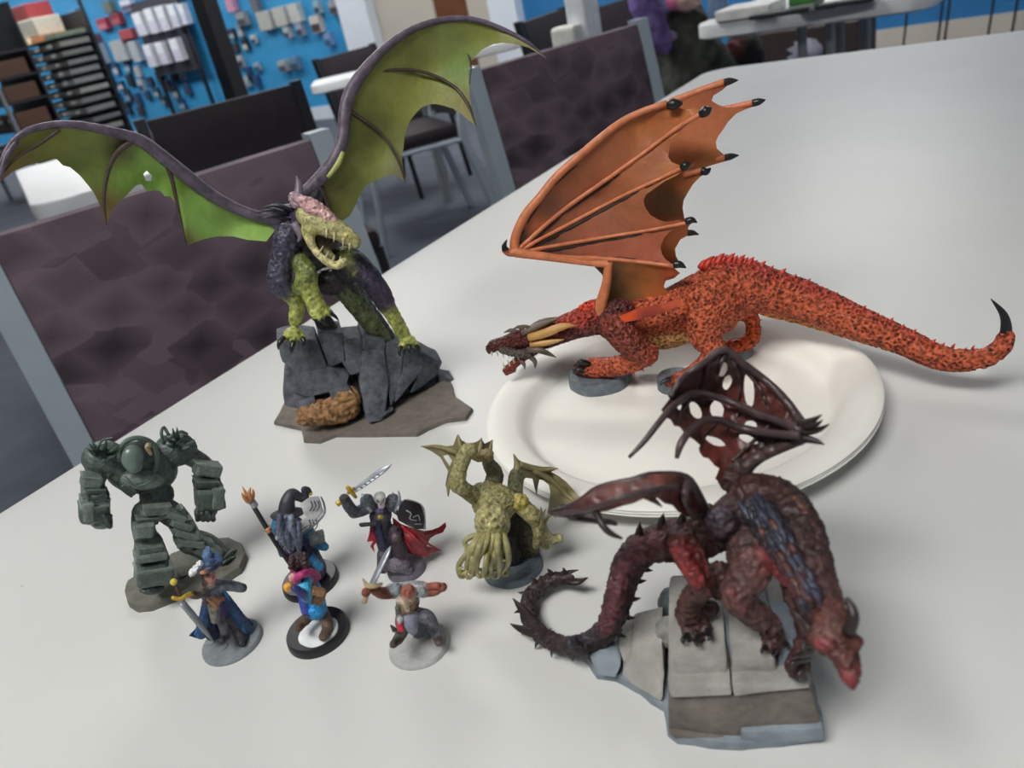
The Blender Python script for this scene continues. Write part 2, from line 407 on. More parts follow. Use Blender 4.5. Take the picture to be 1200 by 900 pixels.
# ============================================================ THE ROOM
WA = at_z(350, 143, 0); WB = at_z(1050, 58, 0); WD = (WB-WA)/np.linalg.norm(WB-WA); WN = np.array([WD[1], -WD[0], 0])
WROT = math.atan2(WD[1], WD[0])
def W(x, y, o=0):
    """point on the far wall (o metres in front of it)"""
    r = ray(x, y); return CAM+r*(((WA-CAM) @ WN+o)/(r @ WN))
def ws(p): return (np.asarray(p)-WA) @ WD
def wp(s, o, z): p = WA+WD*s+WN*o; return (p[0], p[1], z)
def struct(o): o['kind'] = 'structure'; return o
M_carpet = mat('carpet', (74, 79, 90), .95, var=.18, vscale=6, bump=.5, bscale=500)
M_ceil = mat('ceiling_tile', (225, 225, 222), .9, var=.04, vscale=30)
M_white = mat('white_wall_paint', (214, 222, 232), .7, var=.03, vscale=5)
M_beige = mat('beige_wall_paint', (190, 183, 172), .8, var=.04, vscale=4)
M_blue = mat('blue_slatwall', (52, 150, 205), .55, var=.06, vscale=3)
M_bluedk = mat('blue_panel', (38, 112, 168), .6, var=.06, vscale=3)
M_brown = mat('brown_door', (104, 62, 36), .5, var=.12, vscale=9)
M_black = mat('black_metal', (24, 24, 28), .45, var=.1, vscale=30)
cR = wp(0, 6, 0)
struct(box('floor', wp(0, 6, -.05), (18, 13, .1), M_carpet, rz=WROT))
struct(box('ceiling', wp(0, 6, 2.65), (18, 13, .1), M_ceil, rz=WROT))
struct(box('wall_left', wp(-8.9, 6, 1.3), (.2, 13, 2.6), M_white, rz=WROT))
struct(box('wall_right', wp(8.9, 6, 1.3), (.2, 13, 2.6), M_white, rz=WROT))
struct(box('wall_rear', wp(0, 12.4, 1.3), (18, .2, 2.6), M_white, rz=WROT))
def wseg(name, s0, s1, z0, z1, m, o0=-.12, o1=0): return struct(box(name, wp((s0+s1)/2, (o0+o1)/2, (z0+z1)/2), (s1-s0, o1-o0, z1-z0), m, rz=WROT))
sa, sb, sc, sd, se = ws(W(408, 20)), ws(W(442, 20)), ws(W(508, 10)), ws(W(548, 10)), ws(W(612, 5))
sd2 = ws(W(580, 5))
wseg('wall_back', -9, sa, .13, 2.6, M_blue)
wseg('baseboard_back', -9, sa, 0, .13, M_white, -.12, .015)
wseg('trim_1', sa, sb, 0, 2.6, M_white, -.12, .12)
wseg('wall_back_middle', sb, sc, 0, 2.6, M_beige)
wseg('door_1', sc, sd, 0, 2.6, M_brown, -.12, -.02)
wseg('wall_back_inner', sd, sd2, 0, 2.6, M_beige)
wseg('trim_2', sd2, se, 0, 2.6, M_white, -.12, .12)
wseg('wall_back_right', se, 9, .14, 2.6, M_bluedk)
wseg('baseboard_right', se, 9, 0, .14, M_beige, -.12, .015)
# square black pillar in front of the wall
pc = at_z(258, 55, .99); r_ = ray(256, 50); pp = W(256, 50, 1.4)
pil = struct(box('pillar', (pp[0], pp[1], 1.3), (.145, .145, 2.6), M_black, rz=WROT)); pil.name = 'trim_3'

# ------------------------------------------------------------ ceiling light panels
M_panel = emis('lit_diffuser', (1, .985, .96), PANEL_POWER)
M_frame = mat('lamp_frame', (230, 230, 230), .5)
k = 0
LIGHTS = [wp(gs, go, 2.6) for gs, go in ((-6.4, 1.6), (-3.9, 1.5), (-1.4, 1.5), (1.1, 1.5), (3.6, 1.5), (6.1, 1.5), (-5.0, 4.6), (4.4, 4.4))]+[(-.75, -.55, 2.6)]
for gp in LIGHTS:
    e_ = empty('ceiling_light_offscreen', gp, 'recessed fluorescent ceiling panel with white diffuser', 'ceiling light', 'ceiling light panels', WROT)
    bm = bmesh.new()
    for c, s in (((0, .32, -.01), (1.3, .05, .04)), ((0, -.32, -.01), (1.3, .05, .04)), ((.62, 0, -.01), (.05, .6, .04)), ((-.62, 0, -.01), (.05, .6, .04))): bm_box(bm, c, s)
    bm_obj('frame', bm, M_frame, e_)
    box('diffuser_offscreen', (0, 0, -.008), (1.19, .59, .012), M_panel, e_)

# ------------------------------------------------------------ the table the figures stand on
ea = at_z(0, 597); eb = at_z(442, 322); TE = (eb-ea)/np.linalg.norm(eb-ea); TR = np.array([TE[1], -TE[0], 0])
TROT = math.atan2(TE[1], TE[0])
def tabletop_material():
    m = mat('table_plastic', (206, 206, 203), .42, var=.025, vscale=7, bump=.08, bscale=600, spec=.4)
    nt = m.node_tree; N = nt.nodes; L = nt.links; b = N['Principled BSDF']
    src = b.inputs['Base Color'].links[0].from_socket; tc = [n for n in N if n.type == 'TEX_COORD'][0]
    # sparse scuffs and specks of dirt
    mp = N.new('ShaderNodeMapping'); mp.inputs['Scale'].default_value = (1, .45, 1); mp.inputs['Rotation'].default_value = (0, 0, .7); L.new(tc.outputs['Object'], mp.inputs[0])
    v = N.new('ShaderNodeTexVoronoi'); v.inputs['Scale'].default_value = 26; L.new(mp.outputs[0], v.inputs['Vector'])
    rp = N.new('ShaderNodeValToRGB'); rp.color_ramp.elements[0].position = .018; rp.color_ramp.elements[1].position = .034
    rp.color_ramp.elements[0].color = (.45, .45, .45, 1); rp.color_ramp.elements[1].color = (1, 1, 1, 1)
    L.new(v.outputs['Distance'], rp.inputs[0])
    mx = N.new('ShaderNodeMixRGB'); mx.blend_type = 'MULTIPLY'; mx.inputs[0].default_value = .7
    L.new(src, mx.inputs[1]); L.new(rp.outputs[0], mx.inputs[2]); L.new(mx.outputs[0], b.inputs['Base Color'])
    return m
M_table = tabletop_material()
M_tabw = mat('white_table_plastic', (222, 224, 226), .45, var=.02, vscale=9)
M_steel = mat('grey_steel', (140, 146, 150), .4, metal=.35, var=.06, vscale=20)
def rounded_slab(name, L, Wd, t, rad, m, parent):
    V = []; n = 8
    ring = []
    for cx, cy, a0 in ((L/2-rad, Wd/2-rad, 0), (-L/2+rad, Wd/2-rad, 90), (-L/2+rad, -Wd/2+rad, 180), (L/2-rad, -Wd/2+rad, 270)):
        for i in range(n+1):
            a = math.radians(a0+90*i/n); ring.append((cx+rad*math.cos(a), cy+rad*math.sin(a), math.cos(a), math.sin(a)))
    k = len(ring); prof = [(-.02, -t), (0, -t+.006), (0, -.006), (-.002, -.002), (-.006, 0)]
    for o, z in prof: V += [(x+o*ux, y+o*uy, z) for x, y, ux, uy in ring]
    Fc = [(i*k+j, i*k+(j+1) % k, (i+1)*k+(j+1) % k, (i+1)*k+j) for i in range(len(prof)-1) for j in range(k)]
    Fc += [tuple(range(k-1, -1, -1)), tuple(range((len(prof)-1)*k, len(prof)*k))]
    return mesh_obj(name, V, Fc, m, parent, sharp=50)
def folding_table(name, label, cen, rot, L, Wd, m, group=None, h=TZ, leg_in=.28):
    e_ = empty(name, (cen[0], cen[1], 0), label, 'table', group, rot)
    top = rounded_slab('tabletop', L, Wd, .045, .06, m, e_); top.location.z = h
    for sx in (-1, 1):
        for sy in (-1, 1):
            V, Fc = sweep_mesh([(sx*(L/2-leg_in), sy*(Wd/2-.12), 0), (sx*(L/2-leg_in), sy*(Wd/2-.12), h-.045)], [.014, .014], 10)
            mesh_obj('leg', V, Fc, M_steel, e_, sharp=40)
        V, Fc = sweep_mesh([(sx*(L/2-leg_in), -Wd/2+.12, .22), (sx*(L/2-leg_in), Wd/2-.12, .22)], [.011, .011], 8); mesh_obj('crossbar', V, Fc, M_steel, e_, sharp=40)
    return e_
far = 1.466
_L, _W = 1.83, .76
tc_ = ea+TE*(far-_L/2)+TR*(_W/2)
folding_table('display_table', 'large pale grey plastic table carrying the painted miniatures', tc_, TROT, _L, _W, M_table, leg_in=.62)
# tables further back
a = at_z(363, 104, .69); b = at_z(612, 47, .69); d_ = (b-a)/np.linalg.norm(b-a); nn = np.array([-d_[1], d_[0], 0]); Lb = np.linalg.norm(b-a)
c = a+d_*Lb/2+nn*.16
folding_table('folding_table', 'long white folding table behind the chair with the dark square back', c, math.atan2(d_[1], d_[0]), Lb, .32, M_tabw, h=.70, leg_in=.5)
a = at_z(812, 48, .70); b = at_z(1092, 10, .70); d_ = (b-a)/np.linalg.norm(b-a); nn = np.array([-d_[1], d_[0], 0])
RT_A, RT_D, RT_N = a, d_, nn
RTL = np.linalg.norm(b-a)
c = a+d_*RTL/2+nn*.31
folding_table('folding_table', 'bluish white table by the blue wall with papers and books on it', c, math.atan2(d_[1], d_[0]), RTL, .62, M_tabw)
a = at_z(40, 253, .72); b = at_z(16, 199, .72); d_ = (b-a)/np.linalg.norm(b-a); nn = np.array([d_[1], -d_[0], 0])
c = a+d_*.5+nn*.15
folding_table('folding_table', 'white table corner showing beneath the green dragon wing', c, math.atan2(d_[1], d_[0]), 1.0, .30, M_tabw)

# ------------------------------------------------------------ chairs
M_fab = mat('purple_woven_fabric', (48, 38, 47), .8, vscale=15, kind='fabric', col2=(108, 90, 101))
M_fabd = mat('dark_plum_fabric', (38, 30, 36), .8, var=.2, vscale=25, bump=.3, bscale=300)
M_post = mat('grey_chair_frame', (166, 178, 186), .4, metal=.15, var=.04, vscale=15)
def chair_meshes(m_back, m_post):
    """stacking chair, origin on the floor under the middle of the back, front towards -y, back leaning to +y"""
    H = .845; P = {}
    def rec(z): return 0 if z < .42 else .16*(z-.42)
    out = []
    for sx in (-1, 1):
        bm = bmesh.new()
        zs = [0, .2, .42, .55, .7, H]; vs = []
        for z in zs:
            y = rec(z)+(.10*(1-z/.42)**1.0 if z < .42 else 0)
            vs.append([bm.verts.new((sx*.225+dx, y+dy, z)) for dx, dy in ((-.016, -.014), (.016, -.014), (.016, .014), (-.016, .014))])
        for i in range(len(vs)-1):
            for k in range(4): bm.faces.new((vs[i][k], vs[i][(k+1) % 4], vs[i+1][(k+1) % 4], vs[i+1][k]))
        bm.faces.new(vs[0]); bm.faces.new(vs[-1][::-1])
        out.append(('back_post', bm, m_post, False))
    bm = bmesh.new(); n = 10; g = []
    for j in range(9):
        z = .50+(H-.008-.50)*j/8; row = []
        for i in range(n+1):
            x = -.207+.414*i/n; edge = min(1, min(i, n-i)/1.2+.25)*min(1, min(j, 8-j)/1.2+.35)
            row.append((x, rec(z)-.012-.014*edge, rec(z)+.012+.006*edge, z))
        g.append(row)
    A = [[bm.verts.new((x, y0, z)) for x, y0, y1, z in r] for r in g]; Bk = [[bm.verts.new((x, y1, z)) for x, y0, y1, z in r] for r in g]
    for j in range(8):
        for i in range(n):
            bm.faces.new((A[j][i], A[j][i+1], A[j+1][i+1], A[j+1][i])); bm.faces.new((Bk[j][i], Bk[j+1][i], Bk[j+1][i+1], Bk[j][i+1]))
        bm.faces.new((A[j][0], A[j+1][0], Bk[j+1][0], Bk[j][0])); bm.faces.new((A[j][n], Bk[j][n], Bk[j+1][n], A[j+1][n]))
    for i in range(n):
        bm.faces.new((A[0][i], Bk[0][i], Bk[0][i+1], A[0][i+1])); bm.faces.new((A[8][i], A[8][i+1], Bk[8][i+1], Bk[8][i]))
    out.append(('backrest', bm, m_back, True))
    bm = bmesh.new(); bm_box(bm, (0, -.22, .445), (.44, .42, .06), 0, .02); out.append(('seat', bm, m_back, True))
    for sx in (-1, 1):
        bm = bmesh.new(); V, Fc = sweep_mesh([(sx*.21, -.41, .42), (sx*.215, -.43, .2), (sx*.22, -.45, 0)], [.013]*3, 8)
        vv = [bm.verts.new(v) for v in V]; [bm.faces.new([vv[i] for i in f]) for f in Fc]; out.append(('front_leg', bm, m_post, True))
        bm = bmesh.new(); V, Fc = sweep_mesh([(sx*.215, .02, .40), (sx*.213, -.2, .405), (sx*.21, -.41, .40)], [.011]*3, 8)
        vv = [bm.verts.new(v) for v in V]; [bm.faces.new([vv[i] for i in f]) for f in Fc]; out.append(('side_rail', bm, m_post, True))
    bm = bmesh.new(); bm_box(bm, (0, .012, .515), (.42, .02, .03)); out.append(('back_rail', bm, m_post, False))
    return out
CH = {}
def chair(key, label, pL, pR, m_back, m_post, group=None, flip=False, foot=None, rz=None, fit=False):
    """stand a chair so that the ends of its top rail come at pL and pR"""
    pL = np.asarray(pL); pR = np.asarray(pR); sz = 1
    if fit:                                  # far chairs: stand back until the back is 45 cm wide
        q = fit/np.linalg.norm(pR-pL); pL = CAM+(pL-CAM)*q; pR = CAM+(pR-CAM)*q; sz = pL[2]/ZC
    mid = (pL+pR)/2; d = (pR-pL); a = math.atan2(d[1], d[0])
    if flip: a += math.pi
    if rz is not None: a = rz
    t = np.array([-math.sin(a), math.cos(a), 0])*.068
    loc = mid-t if foot is None else np.asarray(foot)
    e_ = empty('stacking_chair', (loc[0], loc[1], 0), label, 'chair', group, a); e_.scale.z = sz
    if key not in CH:
        CH[key] = [bm_obj(n_, bm, m, e_, sm) for n_, bm, m, sm in chair_meshes(m_back, m_post)]
    else:
        for o in CH[key]:
            c_ = o.copy(); COL.objects.link(c_); c_.parent = e_
    return e_
ZC = .845
chair('a', 'purple woven fabric chair pushed in beside the purple dragon', at_z(-22, 272, ZC), at_z(358, 157, ZC), M_fab, M_post)
chair('a', 'purple woven fabric chair pushed in behind the orange dragon wing', at_z(548, 80, ZC), at_z(748, 22, ZC), M_fab, M_post)
chair('d', 'dark plum chair with black frame standing near the black pillar', at_z(160, 141, .86), at_z(347, 94, .86), M_fabd, M_black, fit=.46)
chair('d', 'small dark square chair back behind the long white table', at_z(366, 70, .86), at_z(438, 50, .86), M_fabd, M_black, fit=.485)
chair('d', 'black chair between the white pillar and the white carton', at_z(606, 26, .86), at_z(658, 8, .86), M_fabd, M_black, fit=.46)
chair('d', 'black chair beside the purple cloth', at_z(683, 12, .86), at_z(735, -4, .86), M_fabd, M_black, fit=.46)
fl = at_z(500, 235, 0)
chair('a2', 'chair with slender grey legs seen under the raised green wing', fl, fl, M_fabd, M_post, foot=at_z(548, 258, 0), rz=-1.3)

if 0: print('CHLOC', [(o.name, tuple(round(v, 2) for v in o.location), round(o.rotation_euler.z, 2)) for o in bpy.data.objects if o.name.startswith(('stacking', 'folding'))])
# ============================================================ PURPLE DRAGON ON A RUIN
M_mini = mat('miniature_paint', None, .5, var=.38, vscale=420, bump=.8, bscale=700, spec=.4)
M_gloss = mat('glossy_miniature_paint', None, .42, var=.5, vscale=230, bump=.8, bscale=420, spec=.45)
M_wing = mat('wing_paint', None, .5, var=.12, vscale=120, bump=.35, bscale=300, spec=.35)
M_claw = mat('black_claw_paint', (28, 28, 30), .35, var=.2, vscale=300)
M_bone = mat('bone_paint', (205, 196, 160), .5, var=.15, vscale=300)
M_slate = mat('slate_stone_paint', (80, 84, 91), .7, var=.5, vscale=160, bump=.9, bscale=350, col2=None)
M_dirt = mat('brown_dirt_paint', (150, 112, 76), .9, var=.3, vscale=260, bump=1, bscale=500)
M_basegrey = mat('ruin_slab_paint', (112, 104, 96), .85, var=.22, vscale=130, bump=.8, bscale=400)
PU = (68, 64, 82); PUd = (42, 40, 50); YG = (162, 168, 88); YGd = (112, 120, 64); PINK = (216, 170, 168)
pd = Fig('purple_dragon', 'purple dragon figurine with raised lime green wings on a dark ruined stone base', 'figurine', 440, 478)

def slab_px(fig, name, px, h, m, z=TZ, parent=None, bev=.8, rough=.25):
    """flat base plate: outline measured on the table, h mm thick, chamfered rim"""
    G = np.array([at_z(x, y, z) for x, y in px]); c = G.mean(0); n = len(G); h /= 1000; b = bev/1000
    seg = []
    for i in range(n):
        for t in np.linspace(0, 1, 5)[:-1]:
            p = G[i]*(1-t)+G[(i+1) % n]*t; q = p-c; q /= np.linalg.norm(q)+1e-9
            seg.append(p+q*rough/1000*2*noise.noise(p*160))
    seg = np.array(seg); k = len(seg); V = []
    for o, zz in ((0, 0), (0, h*.45), (-b*.6, h*.9), (-b*2, h)):
        for p in seg:
            q = p-c; q[2] = 0; q /= np.linalg.norm(q)+1e-9; V.append(p+q*o+np.array([0, 0, zz]))
    Fc = [(i*k+j, i*k+(j+1) % k, (i+1)*k+(j+1) % k, (i+1)*k+j) for i in range(3) for j in range(k)]
    Fc += [tuple(range(k-1, -1, -1)), tuple(range(3*k, 4*k))]
    return mesh_obj(name, V, Fc, m, parent or fig.e, org=fig.B, sharp=45)
def stone(fig, name, px, back, m, parent=None, bev=1.2, rough=.5, subdiv=3, zmin=TZ, bulge=1.0):
    """hewn stone: front outline (x,y,d), extruded back to depth 'back', edges worn"""
    fr = np.array([fig.P(*p) for p in px]); bk = np.array([fig.P(p[0], p[1], back) for p in px])
    # the back keeps the height of the front outline
    bk[:, 2] = fr[:, 2]; bm = bmesh.new()
    bk = fr-np.outer(np.array([max(p[2]-back, 1) for p in px])/1000, fig.n)
    a = [bm.verts.new(p) for p in fr]; b = [bm.verts.new(p) for p in bk]; n = len(a)
    bm.faces.new(a); bm.faces.new(b[::-1])
    for i in range(n): bm.faces.new((a[i], b[i], b[(i+1) % n], a[(i+1) % n]))
    bmesh.ops.recalc_face_normals(bm, faces=bm.faces)
    bmesh.ops.bevel(bm, geom=list(bm.edges), offset=bev/1000, segments=2, affect='EDGES', profile=.6)
    bmesh.ops.triangulate(bm, faces=bm.faces)
    bmesh.ops.subdivide_edges(bm, edges=[e for e in bm.edges if e.calc_length() > .004], cuts=subdiv-1, use_grid_fill=True)
    bm.normal_update()
    for v in bm.verts:
        q = np.array(v.co); dn = noise.noise(q*220)+.6*noise.noise(q*520)
        v.co += v.normal*(dn*rough/1000)
        if v.co.z < zmin: v.co.z = zmin
        v.co -= Vector(fig.B)
    return bm_obj(name, bm, m, parent or fig.e, True, 40)
slab_px(pd, 'base_slab', [(322, 498), (354, 505), (357, 519), (376, 520), (394, 513), (490, 512), (502, 505), (524, 496), (547, 493), (555, 482), (534, 468), (530, 452), (500, 440), (440, 436), (370, 440), (338, 455), (334, 476)], 3, M_basegrey)
# heap of dirt
bd = Blob(pd, 1.0, 3)
bd.ball(385, 482, 14, 36, 14, 18, col=(150, 112, 76)); bd.ball(405, 468, 12, 18, 16, 14, col=(158, 120, 80)); bd.ball(365, 492, 12, 18, 6, 10, col=(140, 106, 74)); bd.ball(500, 484, 5, 34, 8, 18, col=(104, 98, 90)); bd.ball(460, 497, 12, 30, 5, 14, col=(104, 98, 90))
bd.build('dirt_mound', mat('dirt_paint', None, .9, var=.35, vscale=260, bump=1, bscale=420), rough=2.0, rscale=230, floor=TZ+.001)
# ruined masonry, stone by stone
for px, bk in [
    ([(324, 400, 0), (345, 396, 2), (372, 399, 3), (384, 432, 8), (350, 440, 8), (331, 424, 3)], -26),
    ([(372, 392, 0), (402, 390, 0), (404, 424, 7), (386, 431, 8), (375, 402, 3)], -26),
    ([(402, 398, 2), (424, 396, 2), (424, 420, 6), (405, 424, 7)], -24),
    ([(424, 392, 0), (452, 398, 0), (450, 412, 4), (424, 410, 4)], -26),
    ([(400, 424, 7), (424, 420, 7), (426, 437, 10), (410, 440, 10)], -20),
    ([(345, 440, 8), (386, 430, 9), (410, 438, 11), (406, 456, 14), (360, 466, 14), (340, 458, 10)], -22),
    ([(335, 440, 4), (346, 442, 6), (360, 466, 12), (352, 480, 14), (333, 476, 8)], -20),
    ([(345, 472, 14), (368, 464, 15), (372, 476, 18), (352, 486, 18)], -4),
    ([(385, 458, 15), (408, 452, 15), (416, 462, 17), (390, 470, 18)], 0),
    ([(424, 410, 4), (450, 410, 5), (456, 448, 14), (452, 484, 26), (428, 487, 26), (421, 450, 14)], -20),
    ([(450, 402, 0), (474, 404, 0), (470, 446, 10), (458, 478, 22), (453, 446, 12)], -24),
    ([(470, 402, -2), (492, 410, -2), (498, 432, 4), (480, 452, 12), (462, 474, 20), (466, 430, 6)], -26),
    ([(490, 411, -4), (519, 424, -6), (512, 440, 0), (494, 454, 8), (480, 462, 12), (492, 430, 4)], -30),
    ([(514, 441, -4), (533, 446, -6), (531, 462, -2), (516, 462, 2)], -24),
    ([(430, 486, 26), (452, 484, 27), (462, 480, 24), (446, 494, 30), (430, 495, 30)], 6)]:
    stone(pd, 'stone', px, bk, M_slate)
core = Blob(pd, 1.2, 4)
core.ball(385, 430, -12, 44, 30, 22, col=(62, 66, 72)); core.ball(450, 440, -10, 50, 34, 26, col=(62, 66, 72)); core.ball(400, 462, -4, 50, 22, 22, col=(70, 70, 72)); core.ball(500, 458, -8, 26, 18, 18, col=(66, 68, 70))
core.build('rubble_core', mat('rubble_paint', None, .8, var=.3, vscale=160, bump=1, bscale=300), rough=1.2, rscale=160, floor=TZ+.002)
# the animal
b = Blob(pd, .65, 1.8)
b.ball(366, 285, -4, 27, 32, 24, col=PUd); b.ball(340, 272, 2, 17, 20, 16, col=PU); b.ball(405, 312, 0, 16, 22, 16, rot=20, col=PUd)
b.tube([(405, 300, 2, 11), (414, 315, 4, 9)], YG); b.ball(388, 330, -6, 20, 16, 18, col=(52, 44, 48))
b.tube([(338, 275, 6, 15), (330, 305, 8, 12), (328, 330, 10, 13), (338, 342, 10, 10)], PU)
b.tube([(338, 342, 10, 9), (348, 356, 10, 7.5), (346, 376, 9, 7)], YG); b.ball(344, 391, 12, 11, 7, 10, col=YG)
b.tube([(344, 390, 12, 5), (334, 396, 16, 4)], YG); b.tube([(344, 390, 12, 5), (344, 400, 18, 4)], YG); b.tube([(346, 390, 12, 5), (354, 396, 16, 4)], YG)
b.tube([(352, 305, 10, 9), (360, 324, 16, 11), (352, 338, 16, 8)], YGd); b.tube([(358, 326, 16, 10), (366, 348, 18, 9), (374, 362, 20, 9)], YG)
b.tube([(374, 360, 20, 6), (386, 366, 22, 4.5)], YG); b.tube([(372, 364, 20, 6), (376, 372, 24, 4.5)], YG); b.tube([(366, 362, 20, 5), (368, 370, 24, 4)], YG)
b.tube([(412, 305, 0, 14), (432, 325, 4, 13), (448, 348, 6, 11), (453, 358, 6, 9)], (60, 52, 72))
b.tube([(453, 358, 6, 8), (463, 374, 6, 7.5), (474, 394, 4, 7)], YG); b.ball(478, 400, 6, 9, 6, 9, col=YG)
b.tube([(478, 398, 6, 5), (471, 406, 10, 4)], YG); b.tube([(480, 398, 6, 5), (487, 404, 8, 4)], YG)
b.tube([(396, 330, -8, 12), (415, 352, -8, 12), (436, 380, -8, 10), (452, 400, -10, 7)], (88, 96, 62)); b.tube([(412, 340, -12, 11), (440, 376, -14, 9), (456, 394, -14, 6)], (40, 36, 44))
b.tube([(368, 350, -14, 8), (376, 372, -14, 9), (392, 392, -12, 8)], (48, 46, 52))
b.tube([(352, 262, -2, 17), (360, 255, 4, 15), (370, 256, 10, 13)], (58, 50, 74))                     # neck
b.tube([(345, 250, -4, 12), (315, 252, -8, 7)], PU); b.tube([(362, 245, -12, 12), (372, 222, -16, 8)], PUd)
pbody = b.build('body', M_gloss, rough=.8, rscale=280)
h = Blob(pd, .6, 1.2)
h.tube([(360, 252, 10, 13), (378, 262, 16, 13), (396, 270, 20, 11), (412, 280, 24, 8), (418, 286, 26, 5)], (176, 170, 116))
h.ball(364, 268, 12, 10, 9, 14, col=(166, 170, 96)); h.tube([(360, 270, 12, 7), (366, 288, 18, 4), (378, 303, 24, 3.6), (393, 311, 28, 4), (404, 306, 30, 4)], (192, 182, 128))
h.tube([(372, 270, 6, 7), (378, 290, 10, 4), (390, 302, 16, 4)], (120, 112, 70))
h.ball(383, 282, 10, 14, 13, 8, col=(36, 16, 18)); h.ball(408, 276, 28, 5, 3, 4, rot=-30, col=(210, 196, 120))
phead = h.build('head', M_gloss, rough=.25, rscale=500)
cr = Blob(pd, .6, 1.0)
cr.ball(372, 247, 16, 25, 10, 9, rot=-34, col=PINK); cr.ball(352, 238, 8, 12, 9, 6, rot=-20, col=(170, 142, 152)); cr.ball(386, 256, 22, 12, 7, 6, rot=-40, col=(226, 184, 176)); cr.tube([(345, 232, 6, 7), (362, 240, 14, 7)], (166, 138, 148))
pcrest = cr.build('head_crest', M_gloss, rough=.9, rscale=420)
pd.anchor(pbody, phead, pcrest)
for q in ([(383, 268, 25, 1.6), (382, 279, 29, .3)], [(392, 273, 27, 1.8), (391, 284, 30, .3)], [(402, 279, 28, 1.8), (402, 290, 30, .3)], [(410, 285, 28, 1.6), (409, 294, 29, .3)],
          [(374, 296, 22, 1.6), (379, 288, 22, .3)], [(381, 303, 25, 1.6), (385, 294, 25, .3)], [(389, 308, 27, 1.6), (392, 299, 27, .3)], [(397, 309, 29, 1.6), (399, 300, 29, .3)]):
    pd.sweep('tooth', q, M_bone, 4, 6)
for q in ([(352, 228, 2, 6), (352, 216, 0, 4), (349, 205, -2, .4)], [(364, 222, -6, 5), (372, 210, -8, 3), (384, 196, -10, .4)], [(345, 262, 16, 6), (352, 276, 20, 4), (349, 284, 22, .5)]):
    pd.sweep('horn', q, mat('grey_horn_paint', (122, 112, 122), .4, var=.2, vscale=300), 8, 8)
for q in ([(338, 252, 4, 3), (318, 246, 4, 2.5), (298, 250, 2, .4)], [(340, 258, 6, 3), (320, 254, 8, 2), (304, 257, 8, .4)], [(345, 247, 4, 3), (325, 241, 2, 2.5), (308, 243, 0, .4)]):
    pd.sweep('mane_strand', q, M_claw, 10, 6)
for q in ([(333, 395, 17, 3.4), (327, 403, 20, 2.6), (326, 410, 19, .4)], [(344, 400, 19, 3.4), (342, 409, 22, 2.6), (341, 415, 21, .4)], [(354, 396, 17, 3.2), (357, 401, 20, 2.4), (354, 407, 20, .4)],
          [(386, 366, 23, 3), (393, 371, 24, 2), (397, 376, 24, .4)], [(376, 372, 25, 3), (380, 379, 26, 2), (385, 381, 26, .4)], [(470, 406, 11, 3), (468, 413, 14, 2.2), (470, 418, 14, .4)], [(487, 404, 9, 3), (491, 409, 11, 2.2), (491, 415, 11, .4)], [(480, 404, 12, 3), (480, 411, 15, 2.2), (482, 416, 15, .4)]):
    pd.sweep('claw', q, M_claw, 8, 7)
pd.trees = []
# left wing
wl = pd.e
G1 = (138, 150, 56); G2 = (150, 188, 84); G3 = (128, 136, 60); BR = (110, 84, 66)
ctrlL = [(313, 257, -6), (260, 234, -6), (200, 190, 0), (160, 163, 6), (100, 147, 16), (30, 152, 26), (0, 200, 34), (312, 283, -4), (265, 265, -14), (219, 287, 4), (180, 210, -10), (125, 263, 16), (90, 180, 8), (50, 175, 20)]
mL = pd.sheet('wing_membrane', [(0, 213), (-2, 196), (13, 168), (33, 152), (67, 146), (100, 149), (133, 157), (165, 168), (187, 184), (213, 204), (233, 221), (260, 238), (283, 251), (313, 260), (322, 270), (312, 283), (290, 281), (273, 277), (255, 277), (240, 280), (228, 284), (220, 288), (213, 267), (207, 240), (200, 230), (193, 230), (188, 224), (182, 223), (172, 224), (166, 216), (160, 217), (154, 223), (147, 230), (133, 243), (129, 252), (125, 264), (121, 252), (117, 240), (110, 226), (103, 217), (94, 206), (87, 200), (82, 196), (74, 194), (65, 185), (50, 189), (33, 193), (17, 200)],
    ctrlL, M_wing, thick=1.2, step=9, holes=[[(168, 204), (172, 200), (178, 206), (177, 212), (171, 212)]],
    cols=[(0, 200, (120, 84, 70)), (20, 192, (132, 120, 60)), (60, 165, (132, 138, 58)), (100, 170, (132, 144, 72)), (110, 200, (134, 150, 72)), (140, 175, (96, 92, 54)), (125, 240, (120, 104, 60)), (150, 210, G2), (180, 195, (150, 192, 88)), (190, 215, (148, 190, 86)), (205, 225, (120, 150, 56)), (225, 245, (146, 188, 90)), (240, 265, (154, 198, 98)), (270, 262, (140, 172, 86)), (295, 275, (152, 190, 94)), (125, 262, (130, 90, 60)), (219, 285, (120, 110, 66))])
M_armp = mat('wing_arm_paint', (96, 84, 98), .45, var=.45, vscale=160, bump=.7, bscale=400)
M_fing = mat('wing_finger_paint', (74, 60, 52), .5, var=.3, vscale=200)
pd.sweep('wing_arm', [(342, 258, -4, 9), (313, 256, -5, 7), (283, 247, -6, 6.5), (250, 230, -5, 7.5), (213, 202, 0, 8.5), (187, 181, 3, 8), (165, 165, 6, 7.5), (133, 155, 11, 6), (100, 148, 17, 5), (67, 146, 22, 4.5), (33, 153, 28, 4), (13, 168, 31, 3.2), (0, 193, 35, 2), (-3, 208, 37, .6)], M_armp, 40, 10)
pd.sweep('wing_arm', [(20, 165, 30, 4), (8, 182, 33, 3.5), (2, 200, 36, 2.5), (-2, 216, 36, .5)], M_armp, 12, 8)
pd.sweep('wing_finger', [(158, 163, 8, 4), (138, 178, 10, 3.2), (127, 200, 12, 2.6), (122, 230, 16, 2), (125, 264, 17, .6)], M_fing, 20, 7)
